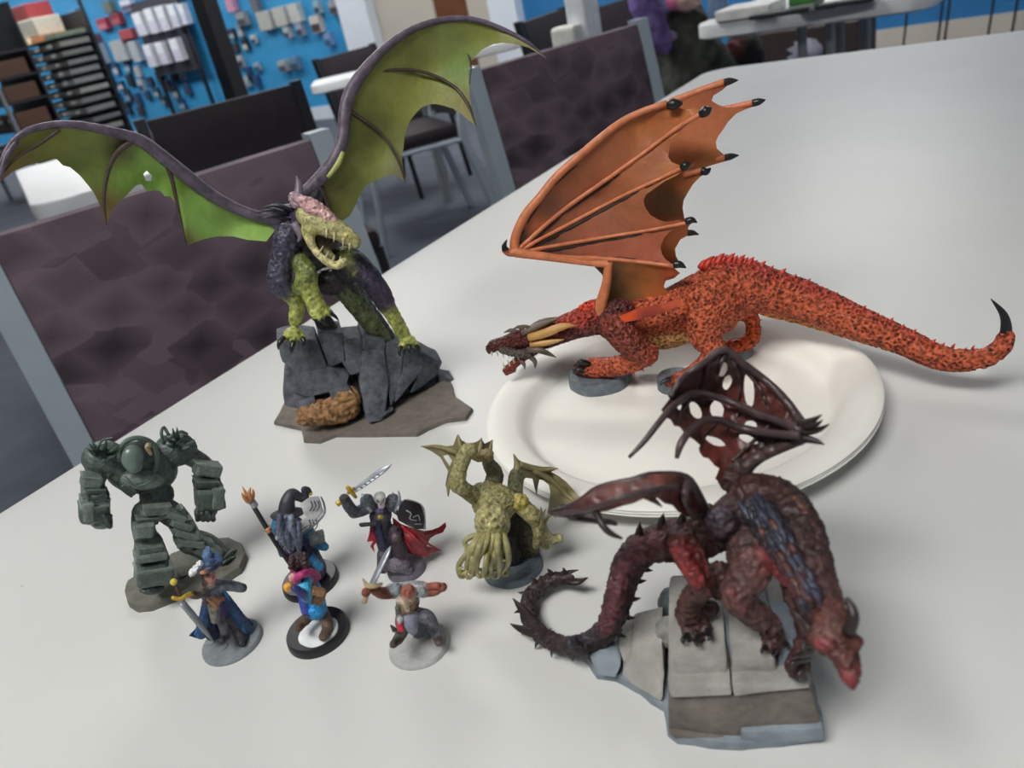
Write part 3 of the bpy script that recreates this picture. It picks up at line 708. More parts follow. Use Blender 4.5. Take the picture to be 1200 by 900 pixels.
pd.sweep('wing_finger', [(196, 192, 3, 3.5), (202, 212, 2, 2.6), (209, 245, 3, 2), (219, 288, 5, .6)], M_fing, 18, 7)
pd.sweep('wing_finger', [(70, 152, 23, 2.5), (45, 170, 26, 2), (20, 185, 31, 1.5), (0, 208, 35, .5)], M_fing, 14, 6)
# right wing
ctrlR = [(370, 215, -12), (403, 150, -22), (435, 72, -34), (520, 22, -40), (600, 40, -30), (640, 68, -22), (475, 213, -16), (558, 147, -18), (440, 180, -30), (500, 80, -46), (560, 50, -40), (400, 255, -16), (480, 130, -36)]
pd.sheet('wing_membrane', [(367, 213), (390, 190), (403, 163), (404, 133), (412, 105), (435, 74), (467, 45), (500, 29), (533, 23), (560, 25), (593, 37), (620, 52), (640, 68), (620, 56), (600, 51), (588, 50), (577, 52), (567, 57), (560, 63), (552, 72), (549, 85), (550, 100), (550, 112), (552, 123), (558, 147), (548, 140), (540, 133), (530, 127), (520, 124), (511, 122), (503, 122), (494, 126), (487, 133), (481, 141), (477, 150), (474, 161), (473, 173), (471, 183), (472, 193), (475, 214), (468, 208), (460, 205), (450, 207), (440, 212), (433, 215), (427, 220), (421, 230), (417, 240), (410, 253), (400, 260), (390, 256), (384, 245), (378, 230)],
    ctrlR, M_wing, thick=1.2, step=9,
    cols=[(400, 240, (112, 114, 54)), (420, 200, (120, 126, 62)), (445, 190, (116, 124, 60)), (440, 150, (96, 100, 48)), (470, 110, (134, 136, 66)), (500, 105, (136, 138, 68)), (450, 75, (128, 134, 64)), (520, 50, (122, 130, 70)), (540, 80, (114, 138, 66)), (575, 40, (130, 138, 66)), (600, 45, (150, 150, 96)), (550, 125, (128, 120, 60)), (472, 205, (96, 92, 52)), (390, 225, (104, 98, 50))])
pd.sweep('wing_arm', [(352, 232, -8, 8), (370, 214, -12, 8), (390, 190, -17, 8), (402, 163, -21, 7.5), (404, 133, -25, 7.5), (412, 105, -29, 7.5), (435, 73, -34, 6), (467, 44, -38, 4.5), (500, 28, -41, 4), (533, 22, -40, 3.6), (560, 24, -37, 3.2), (593, 36, -31, 2.8), (620, 51, -26, 2.2), (640, 68, -22, .5)], M_armp, 44, 10)
pd.sweep('wing_finger', [(412, 108, -28, 3.5), (430, 90, -34, 2.6), (460, 82, -38, 2), (495, 84, -40, 2), (530, 100, -34, 2), (548, 122, -24, 1.8), (558, 148, -17, .5)], M_fing, 24, 7)
pd.sweep('wing_finger', [(406, 128, -25, 3.2), (425, 140, -26, 2.2), (448, 158, -26, 1.8), (465, 185, -20, 1.6), (475, 214, -15, .5)], M_fing, 20, 7)
pd.sweep('wing_finger', [(372, 218, -10, 3), (378, 226, -10, 4), (384, 245, -12, 3), (388, 252, -13, 1)], M_fing, 10, 7)
pd.sweep('wing_finger', [(546, 62, -40, .4), (550, 68, -38, 1.6), (552, 80, -36, 1), (550, 100, -33, .5)], M_fing, 8, 6)
pd.sweep('wing_finger', [(402, 178, -12, 2.5), (396, 192, -10, 3.5), (384, 208, -8, 2.5)], mat('pale_yellow_paint', (176, 180, 104), .5, var=.15, vscale=200), 10, 8)
# ============================================================ PAPER PLATES AND THE RED DRAGON
M_plate = mat('white_paper', (236, 234, 226), .55, var=.02, vscale=20, bump=.1, bscale=900)
PC = np.array([0.0919, 0.4052]); PR = .1126
def paper_plate(label, dz, dx, dy):
    prof = [(0, .0008), (.03, .0009), (.075, .0011), (.0845, .0015), (.0875, .0030), (.0905, .0070), (.0935, .0105), (.0965, .0120), (.106, .0134), (.1105, .0134), (PR, .0122)]
    seg = 96; V = [(0, 0, prof[0][1])]; th = .0007; Fc = []
    rows = [(r, z) for r, z in prof[1:]]+[(r, z-th) for r, z in prof[1:][::-1]]
    for r, z in rows: V += [(r*math.cos(2*math.pi*k/seg), r*math.sin(2*math.pi*k/seg), z) for k in range(seg)]
    V.append((0, 0, prof[0][1]-th))
    for k in range(seg): Fc.append((0, 1+k, 1+(k+1) % seg))
    for i in range(len(rows)-1):
        for k in range(seg): a = 1+i*seg; Fc.append((a+k, a+seg+k, a+seg+(k+1) % seg, a+(k+1) % seg))
    a = 1+(len(rows)-1)*seg
    for k in range(seg): Fc.append((a+k, len(V)-1, a+(k+1) % seg))
    o = mesh_obj('paper_plate', V, Fc, M_plate, None, sharp=60); o.location = (PC[0]+dx, PC[1]+dy, TZ+dz)
    return tag(o, label, 'plate', 'stack of paper plates')
paper_plate('bottom white paper plate of the stack under the orange dragon', 0, .0002, -.0003)
paper_plate('middle white paper plate of the stack under the orange dragon', .0014, -.0002, -.0001)
paper_plate('topmost white paper plate, carrying the orange dragon', .0028, 0, 0)
PZ = TZ+.0038
rd = Fig('red_dragon', 'large orange red dragon figurine with folded wings standing on paper plates', 'figurine', 770, 445, PZ)
M_scale = mat('red_scale_paint', None, .5, var=.8, vscale=470, kind='scales', bump=.8, spec=.35, inv=True)
M_scale_dk = mat('fine_scale_paint', None, .45, var=.7, vscale=600, kind='scales', bump=.9, spec=.4)
M_disc = mat('slate_disc_paint', (98, 106, 112), .6, var=.3, vscale=200, bump=.8, bscale=350)
OR = (176, 84, 54); ORD = (132, 62, 48); RD = (160, 62, 48); TAN = (184, 136, 82); DK = (92, 44, 40); BRI = (232, 100, 40)
rd.disc('base_disc', 704, 446, 37, M_disc, h=7.5, z=PZ, wob=.06, bev=1.2)
rd.disc('base_disc', 792, 452, 22, M_disc, h=7.5, z=PZ, wob=.06, bev=1.2)
rd.disc('base_disc', 861, 415, 21, M_disc, h=7.5, z=PZ, wob=.06, bev=1.2)
b = Blob(rd, .65, 1.8)
# trunk, hips, tail
b.tube([(846, 346, -6, 36), (815, 355, -6, 30), (785, 366, -6, 26), (755, 372, -6, 25), (728, 374, -6, 25)], OR)
b.tube([(800, 384, -4, 18), (775, 390, -4, 18), (750, 388, -4, 15)], TAN)
b.tube([(840, 332, -6, 25), (870, 337, -6, 27), (900, 342, -3, 23), (937, 352, 4, 20.5), (998, 376, 20, 18), (1054, 398, 36, 14.5), (1098, 418, 48, 13), (1135, 422, 57, 11), (1160, 417, 60, 9.5), (1175, 405, 59, 8), (1179, 393, 58, 7)], OR)
b.tube([(840, 318, -6, 14), (870, 318, -6, 14), (905, 328, -2, 12), (950, 342, 7, 10), (1000, 364, 20, 8), (1054, 388, 36, 6), (1100, 410, 48, 5)], RD)
b.tube([(895, 362, -3, 7), (937, 372, 4, 7), (996, 391, 20, 6), (1054, 409, 36, 5), (1098, 428, 48, 4), (1135, 430, 57, 4)], (206, 128, 62))
# near hind leg
b.ball(836, 358, 8, 31, 38, 20, rot=25, col=OR); b.tube([(828, 375, 12, 24), (826, 396, 16, 15), (838, 412, 20, 11), (815, 436, 20, 9), (796, 446, 20, 8)], OR)
b.tube([(806, 444, 20, 8), (784, 447, 20, 6)], ORD)
# far hind leg
b.tube([(866, 364, -18, 10), (880, 372, -20, 7), (882, 392, -19, 7.5), (872, 403, -16, 7.5), (848, 406, -13, 6)], (190, 80, 40))
# near front leg
b.ball(722, 374, 8, 21, 27, 15, rot=-30, col=DK); b.tube([(722, 382, 12, 18), (738, 402, 14, 15), (758, 416, 12, 12)], ORD); b.tube([(758, 414, 12, 13), (740, 424, 10, 11), (718, 430, 4, 10.5), (700, 431, -2, 10.5), (688, 431, -4, 9)], OR)
b.tube([(700, 434, -1, 8), (682, 432, -4, 7), (678, 433, -4, 5)], DK)
# far front leg
b.tube([(735, 385, -22, 16), (758, 408, -19, 9), (748, 428, -17, 6)], ORD)
# neck
b.tube([(724, 366, -4, 20), (704, 366, -3, 15), (682, 374, -2, 12.5), (658, 383, -1, 11), (636, 391, 0, 10), (622, 396, 0, 10)], RD)
b.tube([(708, 378, -1, 12), (682, 385, 1, 9), (656, 394, 2, 8), (634, 402, 2, 7)], DK); b.ball(690, 360, -2, 13, 7, 8, rot=20, col=(226, 70, 36)); b.ball(712, 352, -4, 10, 10, 10, col=RD)
rbody = b.build('body', M_scale, rough=.9, rscale=330, brush=.85)
h = Blob(rd, .6, 1.0)
h.tube([(622, 396, 0, 11), (606, 398, 0, 10), (592, 402, 0, 7.5), (580, 405, 0, 6.5), (575, 409, 0, 4.5)], (110, 50, 44)); h.ball(579, 404, 0, 7, 5, 7, col=(66, 62, 60)); h.ball(607, 394, 2, 10, 6, 8, rot=10, col=(126, 52, 46))
h.tube([(573, 408, 0, 4), (573, 413, 0, 2)], (58, 54, 52)); h.tube([(624, 408, 0, 9), (612, 418, 2, 5.5), (601, 428, 3, 4.5), (593, 434, 4, 4)], (150, 62, 52)); h.tube([(601, 433, 3, 4), (594, 437, 4, 3)], (196, 96, 84))
h.tube([(588, 410, 4, 4), (604, 414, 6, 4), (620, 414, 6, 5)], (112, 104, 92)); h.ball(612, 412, 0, 9, 7, 5, col=(60, 20, 20))
rhead = h.build('head', M_scale_dk, rough=.5, rscale=700)
rd.anchor(rbody, rhead)
M_hy = mat('ivory_horn_paint', (206, 160, 92), .4, var=.25, vscale=120, col2=(120, 60, 40))
M_hd = mat('dark_horn_paint', (98, 84, 72), .45, var=.25, vscale=200)
for q, m in (([(620, 396, 6, 5), (640, 390, 8, 5.5), (658, 383, 9, 4.5), (675, 381, 9, .5)], M_hy), ([(622, 404, 8, 4.5), (642, 401, 10, 4), (661, 398, 11, .5)], M_hy), ([(612, 391, 4, 4), (634, 381, 4, 4), (655, 373, 4, .5)], M_hd), ([(612, 393, -6, 4), (634, 378, -8, 4), (660, 371, -10, .5)], M_hd),
             ([(618, 410, 8, 3.6), (632, 410, 10, 3), (642, 411, 10, .4)], M_hd), ([(630, 410, 8, 3.6), (642, 414, 10, 3), (652, 419, 10, .4)], M_hd), ([(622, 418, 6, 3.4), (627, 424, 7, 2.8), (627, 432, 7, .4)], M_hd), ([(610, 422, 5, 3), (614, 427, 6, 2.4), (615, 433, 6, .4)], M_hd), ([(605, 389, 5, 3), (598, 387, 5, 2.4), (590, 390, 5, .4)], M_hd), ([(614, 386, 4, 3), (608, 383, 4, 2.4), (602, 385, 4, .4)], M_hd), ([(626, 389, 4, 3), (618, 383, 4, 2.4), (610, 381, 4, .4)], M_hd)):
    rd.sweep('horn', q, m, 9, 7)
for i in range(5):
    t = i/4; rd.sweep('tooth', [(592+22*t, 432-14*t, 5, 1.5), (589+21*t, 424-14*t, 6, .2)], M_bone, 4, 6)
for i in range(4):
    t = i/3; rd.sweep('tooth', [(576+20*t, 412+2*t, 4, 1.4), (577+20*t, 418+2.5*t, 5, .2)], M_bone, 4, 6)
# dorsal plates and leg spikes
M_spk = mat('red_spike_paint', (190, 52, 34), .45, var=.25, vscale=250)
path = catmull([(822, 312), (845, 306), (868, 308), (890, 314), (937, 331), (996, 359), (1054, 384), (1098, 405), (1140, 410)], 30); dpt = np.interp(path[:, 0], [822, 900, 937, 1000, 1054, 1098, 1140], [-6, -3, 4, 20, 36, 48, 58])
for i in range(30):
    x, y = path[i]; y -= 3.5; s = 7.5*(1-i/40)*(1.25 if i % 2 else .85); d = dpt[i]
    rd.sweep('spine_plate', [(x-s*.3, y+s*.9, d, s*.95), (x+s*.25, y-s*.1, d, s*.7), (x+s*1.0, y-s*.75, d, .4)], M_spk, 5, 6, flat=.55)
for (x, y, dx, dy, d) in [(886, 368, 7, -3, -20), (888, 376, 7, -2, -20), (888, 384, 7, -1, -19), (887, 392, 7, 0, -19), (884, 400, 6, 2, -17), (766, 420, 6, 2, 14), (760, 427, 5, 4, 14), (752, 432, 4, 5, 14), (768, 411, 6, -2, 14), (742, 436, 3, 5, 14)]:
    rd.sweep('leg_spike', [(x-dx*.5, y-dy*.5, d, 3), (x+dx*.7, y+dy*.7, d, .3)], M_spk, 4, 6)
for q in ([(690, 427, 0, 4), (680, 424, 2, 3.4), (674, 431, 0, .5)], [(684, 433, 0, 4), (676, 434, 1, 3), (671, 438, 1, .5)], [(786, 445, 22, 3.4), (778, 447, 23, 2.6), (773, 452, 25, .5)], [(846, 402, -12, 3), (838, 402, -11, 2), (833, 406, -10, .4)]):
    rd.sweep('claw', q, M_claw, 8, 7)
rd.sweep('tail_blade', [(1178, 397, 58, 8.5), (1179, 382, 57, 7), (1175, 367, 56, 4.5), (1161, 350, 54, .5)], M_claw, 14, 8, flat=.6)
rd.trees = []
# wings: far one first, then the near one
OW = (180, 98, 60); OWd = (144, 76, 50); OWl = (204, 116, 64)
ctrlF = [(605, 290, -30), (700, 190, -40), (782, 122, -44), (860, 95, -42), (895, 118, -36), (862, 183, -30), (832, 200, -28), (812, 260, -26), (800, 312, -24), (700, 300, -26)]
rd.sheet('wing_membrane', [(700, 182), (728, 150), (752, 136), (782, 121), (800, 117), (818, 107), (848, 95), (854, 99), (846, 106), (836, 112), (834, 118), (842, 123), (852, 126), (870, 124), (884, 120), (886, 124), (874, 128), (863, 133), (853, 143), (848, 151), (842, 159), (839, 166), (840, 174), (848, 181), (862, 182), (858, 187), (836, 193), (824, 197), (828, 203), (821, 207), (812, 216), (806, 226), (801, 235), (800, 244), (802, 256), (810, 260), (806, 268), (812, 274), (806, 276), (797, 281), (791, 292), (792, 300), (798, 311), (780, 314), (700, 305), (660, 290)],
    ctrlF, M_wing, thick=1.2, step=10, cols=[(850, 100, OWd), (870, 128, (167, 92, 52)), (830, 150, (171, 96, 54)), (812, 175, (176, 98, 58)), (830, 190, (176, 104, 54)), (800, 215, (171, 100, 54)), (780, 235, (128, 104, 74)), (790, 270, (161, 88, 54)), (785, 295, (150, 85, 43)), (720, 200, OW)])
ctrlN = [(602, 292, 8), (632, 232, 2), (704, 160, -8), (782, 121, -14), (827, 131, -8), (783, 184, -8), (804, 194, 0), (757, 230, -4), (806, 260, 4), (774, 290, 0), (790, 311, 6), (700, 230, -14), (690, 285, -4), (750, 150, -18), (660, 250, -8)]
rd.sheet('wing_membrane', [(602, 294), (604, 276), (616, 252), (631, 233), (650, 210), (674, 188), (704, 161), (728, 144), (752, 132), (782, 121), (791, 123), (800, 128), (815, 127), (827, 131), (820, 137), (812, 142), (803, 148), (795, 155), (788, 163), (785, 170), (783, 184), (787, 190), (792, 192), (804, 195), (800, 201), (792, 206), (780, 212), (768, 220), (757, 228), (754, 235), (756, 243), (762, 252), (771, 257), (780, 260), (796, 258), (808, 261), (800, 265), (792, 268), (784, 272), (778, 279), (774, 290), (776, 298), (780, 304), (791, 312), (770, 310), (740, 306), (710, 303), (689, 309), (659, 306), (626, 300)],
    ctrlN, M_wing, thick=1.3, step=9, noise_d=1.2, cols=[(612, 285, (77, 63, 58)), (630, 260, OW), (640, 290, (103, 71, 58)), (660, 215, (162, 96, 60)), (680, 200, (158, 92, 58)), (700, 215, (152, 86, 55)), (720, 180, (161, 94, 60)), (755, 150, (175, 104, 54)), (770, 140, (162, 92, 52)), (800, 135, (178, 105, 55)), (770, 175, (159, 90, 55)), (750, 200, (164, 98, 62)), (690, 250, (150, 85, 58)), (740, 245, (158, 94, 60)), (720, 260, (146, 85, 58)), (760, 290, (167, 90, 66)), (700, 292, (159, 85, 62)), (645, 245, (128, 83, 60)), (790, 200, (180, 112, 60))])
M_ob = mat('orange_bone_paint', (206, 122, 80), .45, var=.2, vscale=200, bump=.5, bscale=500)
rd.ribs('wing_bone', [
    [(606, 296, 6), (603, 288, 6), (605, 274, 5.5), (616, 251, 5.5), (632, 232, 5.2), (650, 209, 5), (674, 187, 4.8), (704, 161, 4.4), (728, 143, 4.2), (752, 131, 4), (782, 121, 4)],
    [(608, 292, 4), (620, 281, 2.8), (659, 247, 2.8), (710, 211, 2.6), (752, 181, 2.4), (776, 163, 2.4), (800, 146, 3), (826, 131, 3)],
    [(610, 294, 4), (630, 282, 2.4), (668, 262, 2.4), (725, 232, 2.2), (776, 208, 2.2), (803, 195, 2.6)],
    [(612, 296, 4), (640, 290, 2.4), (680, 283, 2.4), (734, 274, 2), (770, 268, 2), (806, 261, 2.4)],
    [(604, 296, 5), (626, 298, 4.5), (659, 302, 3.6), (700, 303, 3), (750, 307, 2.4), (790, 312, 2.4)]], M_ob, 1.2)
rd.ribs('wing_groove', [[(612, 289, 1.5), (640, 268, 2.6), (664, 247, 2.4), (711, 215, 2), (750, 186, .8)], [(618, 291, 1.5), (650, 276, 3), (700, 250, 2.4), (730, 234, 2), (770, 214, .8)], [(618, 297, 1.5), (650, 292, 2.8), (700, 283, 2.4), (734, 278, 2), (765, 272, .8)], [(640, 298, 1), (690, 300, 1.6), (740, 303, 1.4), (780, 308, .6)], [(612, 274, 1), (622, 254, 1.8), (645, 222, 1.6), (680, 190, 1.2), (720, 156, .6)]], mat('black_lining_paint', (52, 36, 30), .6), .1)
rd.sheet('wing_membrane', [(690, 306), (714, 306), (740, 308), (765, 310), (790, 314), (797, 320), (790, 326), (780, 329), (778, 336), (785, 344), (797, 349), (780, 356), (760, 360), (730, 366), (712, 362), (708, 340), (706, 322)], [(690, 308, 4), (715, 308, 4), (790, 314, 6), (800, 348, -2), (712, 362, 2), (750, 335, -6)], M_wing, thick=1.3, step=8,
    cols=[(712, 335, (62, 56, 42)), (722, 340, (110, 86, 48)), (745, 330, (168, 108, 58)), (765, 325, (172, 104, 56)), (775, 350, (190, 100, 50)), (700, 310, (100, 70, 50)), (785, 320, (190, 90, 50)), (735, 358, (120, 90, 50))])
rd.sheet('wing_membrane', [(725, 371), (745, 362), (770, 357), (796, 350), (800, 356), (780, 366), (755, 373), (732, 378)], [(725, 371, 16), (796, 350, 18), (760, 366, 20), (780, 366, 20)], M_wing, thick=2.5, step=8, cols=[(730, 372, (226, 88, 40)), (790, 354, (200, 88, 60)), (760, 368, (150, 58, 44))])
rd.sweep('wing_bone', [(604, 296, 12, 6), (640, 301, 11, 5), (690, 308, 9, 4), (713, 309, 9, 5)], M_ob, 20, 8)
rd.sweep('wing_bone', [(713, 307, 9, 5), (711, 330, 9, 5.5), (705, 355, 8, 7), (706, 366, 6, 9)], M_ob, 14, 9)
rd.sweep('wing_bone', [(608, 294, 10, 7), (597, 296, 11, 5), (591, 292, 12, 4.2)], M_ob, 8, 8)
for q in ([(782, 121, -44, 4.5), (818, 107, -43, 4), (849, 96, -42, 4)], [(820, 134, -42, 4), (850, 128, -40, 4), (884, 120, -36, 3.6)], [(800, 196, -32, 4), (825, 191, -32, 4), (850, 184, -30, 3.6)], [(800, 205, -30, 4), (824, 199, -28, 3.6)]):
    rd.sweep('wing_bone', q, M_ob, 12, 8)
for q in ([(848, 97, -42, 4.4), (856, 95, -42, 4), (865, 94, -41, .6)], [(882, 121, -36, 4.4), (890, 119, -35, 4), (897, 117, -34, .6)], [(849, 185, -30, 4.2), (858, 183, -30, 3.6), (866, 182, -30, .5)], [(822, 200, -28, 5), (828, 201, -27, 4.4), (833, 197, -27, .8)], [(804, 260, 5, 4.5), (811, 258, 6, 4), (817, 261, 6, .6)], [(806, 273, -24, 4), (812, 273, -24, 3.4), (819, 275, -24, .6)], [(790, 310, 8, 5), (797, 310, 9, 4.4), (804, 314, 9, .6)],
          [(782, 123, -10, 5), (791, 122, -9, 6.5), (800, 121, -9, 1.5)], [(820, 134, -4, 4.5), (828, 130, -3, 6.2), (834, 126, -3, 1.2)], [(799, 197, 2, 4.5), (804, 194, 3, 5.6), (810, 192, 3, 1.2)], [(592, 293, 13, 4), (591, 288, 13, 3), (594, 281, 13, .5)]):
    rd.sweep('wing_claw', q, M_claw, 9, 8)
# ============================================================ DARK CRIMSON DRAGON ON STONE BLOCKS
dk = Fig('dark_dragon', 'dark crimson dragon figurine with torn wings crouching on grey stone blocks', 'figurine', 870, 800)
M_gs = mat('grey_block_paint', (150, 147, 142), .75, var=.2, vscale=90, bump=.8, bscale=300)
M_gs2 = mat('brown_grey_wall_paint', (112, 104, 98), .75, var=.25, vscale=90, bump=.9, bscale=300)
M_gs3 = mat('bluish_stone_paint', (128, 138, 146), .7, var=.2, vscale=90, bump=.8, bscale=300)
M_gs4 = mat('olive_boulder_paint', (92, 95, 90), .75, var=.2, vscale=90, bump=.7, bscale=260)
DB = (70, 44, 40); DBd = (48, 36, 34); BL = (46, 47, 54); CR = (150, 48, 50); MV = (84, 60, 57)
slab_px(dk, 'base_slab', [(687, 776), (702, 796), (722, 799), (750, 815), (778, 834), (783, 862), (795, 872), (868, 880), (966, 869), (964, 840), (945, 790), (930, 755), (880, 725), (800, 722), (775, 738), (740, 745), (706, 764)], 4, M_gs3, rough=.5)
M_craggy = mat('craggy_crimson_paint', None, .5, var=.55, vscale=210, bump=.9, bscale=330, spec=.4)
def st(px, bk, m, rough=.35, bev=1.0): return stone(dk, 'stone', px, bk, m, bev=bev, rough=rough)
st([(784, 818, 25), (868, 815, 26), (950, 807, 25), (962, 850, 25), (962, 866, 25), (868, 874, 26), (792, 868, 25), (783, 856, 25)], -30, M_gs2, .6)
st([(783, 860, 27), (866, 868, 28), (866, 880, 28), (796, 872, 27)], 10, M_gs2)
st([(869, 858, 28), (965, 853, 27), (966, 869, 27), (868, 880, 28)], 8, M_gs3)
st([(782, 800, 24), (856, 802, 26), (858, 816, 28), (786, 818, 27)], -26, M_gs)
st([(858, 802, 26), (949, 796, 24), (952, 807, 27), (860, 817, 28)], -26, M_gs)
st([(788, 774, 19), (852, 774, 20), (851, 800, 22), (792, 798, 21)], -6, M_gs)
st([(783, 752, 8), (842, 752, 8), (851, 773, 15), (788, 773, 15)], -26, M_gs)
st([(857, 774, 20), (909, 771, 20), (910, 797, 21), (861, 803, 22)], -6, M_gs)
st([(850, 750, 8), (905, 750, 8), (909, 770, 15), (855, 773, 15)], -26, M_gs3)
st([(912, 768, 17), (936, 764, 14), (948, 790, 18), (942, 797, 20), (913, 797, 21)], -10, M_gs3)
st([(690, 771, -3), (722, 758, -6), (728, 778, 0), (722, 795, 3), (703, 793, 2)], -22, M_gs3)
st([(724, 757, -6), (740, 760, -4), (738, 775, 0), (730, 777, 0)], -20, M_gs)
st([(742, 758, -4), (776, 755, -2), (779, 790, 6), (776, 824, 14), (745, 806, 8), (728, 790, 3)], -22, M_gs)
bd = Blob(dk, 1.0, 2.5)
bd.ball(790, 706, -26, 19, 20, 16, col=(110, 120, 124)); bd.ball(784, 740, -10, 16, 16, 20, col=(124, 124, 120)); bd.ball(752, 742, -22, 26, 12, 20, rot=25, col=(126, 118, 106)); bd.ball(800, 690, -32, 9, 9, 9, col=(104, 122, 132))
bd.ball(900, 735, -12, 34, 34, 22, rot=-35, col=(88, 91, 86)); bd.ball(855, 735, -22, 40, 26, 18, col=(100, 100, 96)); bd.ball(922, 760, -2, 20, 24, 18, rot=-30, col=(96, 100, 100)); bd.ball(870, 770, -10, 60, 30, 16, col=(110, 110, 108))
bd.build('boulder', mat('boulder_paint', None, .75, var=.25, vscale=110, bump=.9, bscale=280), rough=.8, rscale=180, floor=TZ+.002)
b = Blob(dk, .6, 1.6)
b.ball(866, 612, -8, 34, 40, 26, rot=-20, col=DB); b.ball(884, 650, 4, 31, 32, 24, rot=20, col=MV); b.ball(845, 612, 2, 19, 22, 14, col=(66, 60, 70)); b.ball(826, 628, -14, 30, 26, 22, rot=20, col=DB)
b.tube([(878, 580, -14, 24), (908, 592, -8, 28), (934, 622, 6, 27), (949, 660, 20, 23.5), (960, 694, 31, 20), (970, 720, 38, 18)], DB)
b.tube([(886, 596, 4, 18), (906, 622, 16, 18), (926, 656, 27, 15), (944, 690, 38, 13), (954, 708, 43, 10)], BL)
b.tube([(908, 652, 12, 14), (930, 682, 26, 9), (940, 694, 34, 6)], (150, 50, 54))
b.tube([(912, 574, -10, 14), (938, 598, 2, 12), (956, 640, 16, 9), (966, 680, 28, 7)], DBd)
# near hind leg
b.tube([(800, 636, 0, 17), (814, 662, 6, 14), (824, 688, 9, 11), (812, 700, 6, 11), (806, 716, 4, 12), (812, 732, 5, 12)], DB)
b.tube([(794, 642, 6, 9), (808, 664, 12, 8), (820, 684, 14, 6)], (134, 44, 44)); b.tube([(812, 732, 5, 10), (806, 744, 10, 6)], DBd); b.tube([(816, 732, 5, 10), (818, 746, 11, 6)], DBd); b.tube([(820, 728, 4, 9), (830, 738, 8, 5)], DBd)
b.ball(842, 680, 2, 22, 26, 14, col=DB); b.ball(828, 712, 2, 14, 12, 10, col=(70, 40, 36))
# near fore leg
b.tube([(884, 660, 10, 22), (868, 690, 14, 18), (866, 702, 14, 16), (886, 720, 14, 14), (902, 734, 13, 11), (906, 748, 12, 9)], MV); b.tube([(858, 694, 20, 8), (872, 712, 21, 8)], (130, 50, 50))
b.tube([(906, 746, 12, 7), (898, 758, 17, 5)], DB); b.tube([(908, 746, 12, 7), (908, 762, 19, 5)], DB); b.tube([(910, 744, 12, 7), (920, 753, 14, 5)], DB)
# far fore leg reaching down beside the head
b.tube([(930, 690, 10, 14), (946, 730, 18, 11), (940, 762, 22, 9), (934, 780, 24, 10)], (66, 38, 40)); b.ball(934, 784, 25, 13, 9, 10, col=(62, 38, 40))
# tail
TL = [(812, 634, -16, 24), (782, 634, -18, 21), (752, 644, -18, 18), (736, 664, -16, 15.5), (728, 690, -12, 14), (722, 716, -9, 13), (712, 738, -8, 11.5), (695, 753, -10, 10)]
TL += [(x, y, dk.D(x, y, z), r) for x, y, r, z in ((675, 757, 8.5, 16), (651, 753, 8.5, 11), (632, 742, 8, 8), (620, 724, 8, 6), (621, 702, 7.5, 6), (634, 686, 7.5, 7), (654, 678, 6, 8), (670, 679, 4, 9))]
b.tube(TL[:6], (66, 46, 47)); b.tube(TL[5:], (54, 42, 42))
b.tube([(x-4, y+3, d+6, r*.55) for x, y, d, r in TL[1:7]], (108, 48, 54)); b.tube([(x-6, y-4, d+4, r*.6) for x, y, d, r in TL[2:9]], BL)
b.tube([(858, 560, -20, 16), (864, 545, -24, 13)], DBd); b.tube([(836, 610, -14, 14), (820, 596, -18, 11)], DB)
dbody = b.build('body', M_craggy, rough=1.1, rscale=300, soft=2.2)
h = Blob(dk, .55, 1.2)
h.tube([(966, 712, 36, 19), (976, 734, 44, 20), (986, 756, 50, 16), (993, 778, 55, 11), (997, 792, 57, 8)], (84, 48, 42)); h.ball(996, 794, 58, 9, 8, 8, col=(186, 66, 76)); h.ball(998, 804, 58, 4, 4, 4, col=(70, 40, 36))
h.tube([(950, 736, 44, 8), (962, 752, 52, 9), (976, 764, 55, 8)], (78, 46, 43)); h.ball(964, 757, 58, 4.5, 4, 4, col=(206, 70, 84)); h.ball(1004, 752, 52, 6, 9, 6, col=(88, 40, 34))
h.ball(962, 742, 53, 6, 4, 4, col=(170, 130, 120)); h.ball(985, 735, 56, 5, 4, 4, rot=20, col=(140, 100, 92));
dhead = h.build('head', M_craggy, rough=.8, rscale=420, soft=1.2)
dk.anchor(dbody, dhead)
M_hb = mat('black_brown_horn_paint', (46, 36, 34), .4, var=.25, vscale=200)
for q in ([(994, 742, 50, 8), (1000, 726, 50, 7), (998, 712, 48, 5.5), (991, 700, 46, 2.5)], [(954, 744, 46, 8), (944, 731, 44, 6), (936, 722, 43, 4), (929, 716, 42, 1)], [(952, 752, 48, 6), (942, 757, 50, 4), (944, 766, 52, .6)], [(946, 770, 34, 6), (930, 776, 38, 4), (922, 786, 40, .6)], [(950, 764, 40, 6), (936, 768, 44, 4), (926, 774, 46, .6)], [(942, 784, 34, 5), (936, 792, 36, 4), (938, 800, 36, .6)]):
    dk.sweep('horn', q, M_hb, 10, 8)
# plates down the neck
M_np = mat('blue_black_plate_paint', (60, 62, 76), .4, var=.55, vscale=170)
M_np2 = mat('brown_plate_paint', (84, 56, 52), .4, var=.5, vscale=150)
for i, t in enumerate(np.linspace(0, 1, 13)):
    p = catmull([(884, 590, 16), (906, 620, 30), (926, 652, 40), (942, 682, 50), (952, 704, 54)], 50)[int(t*49)]
    for s_ in (-1, 0, 1):
        rq = random.Random(i*5+s_); x, y, d = p[0]+s_*9*(1-.3*t)+rq.uniform(-3, 3), p[1]-s_*5+rq.uniform(-3, 3), p[2]-abs(s_)*4-4; g = rq.uniform(.7, 1.25)
        dk.sweep('neck_plate', [(x-5*g, y-7*g, d-4, 4*g), (x, y, d+rq.uniform(-1, 2), 4.4*g), (x+4*g+rq.uniform(-3, 3), y+10*g, d, .5)], [M_np, M_np2][rq.random() < .4], 6, 5, flat=.6, hug=True)
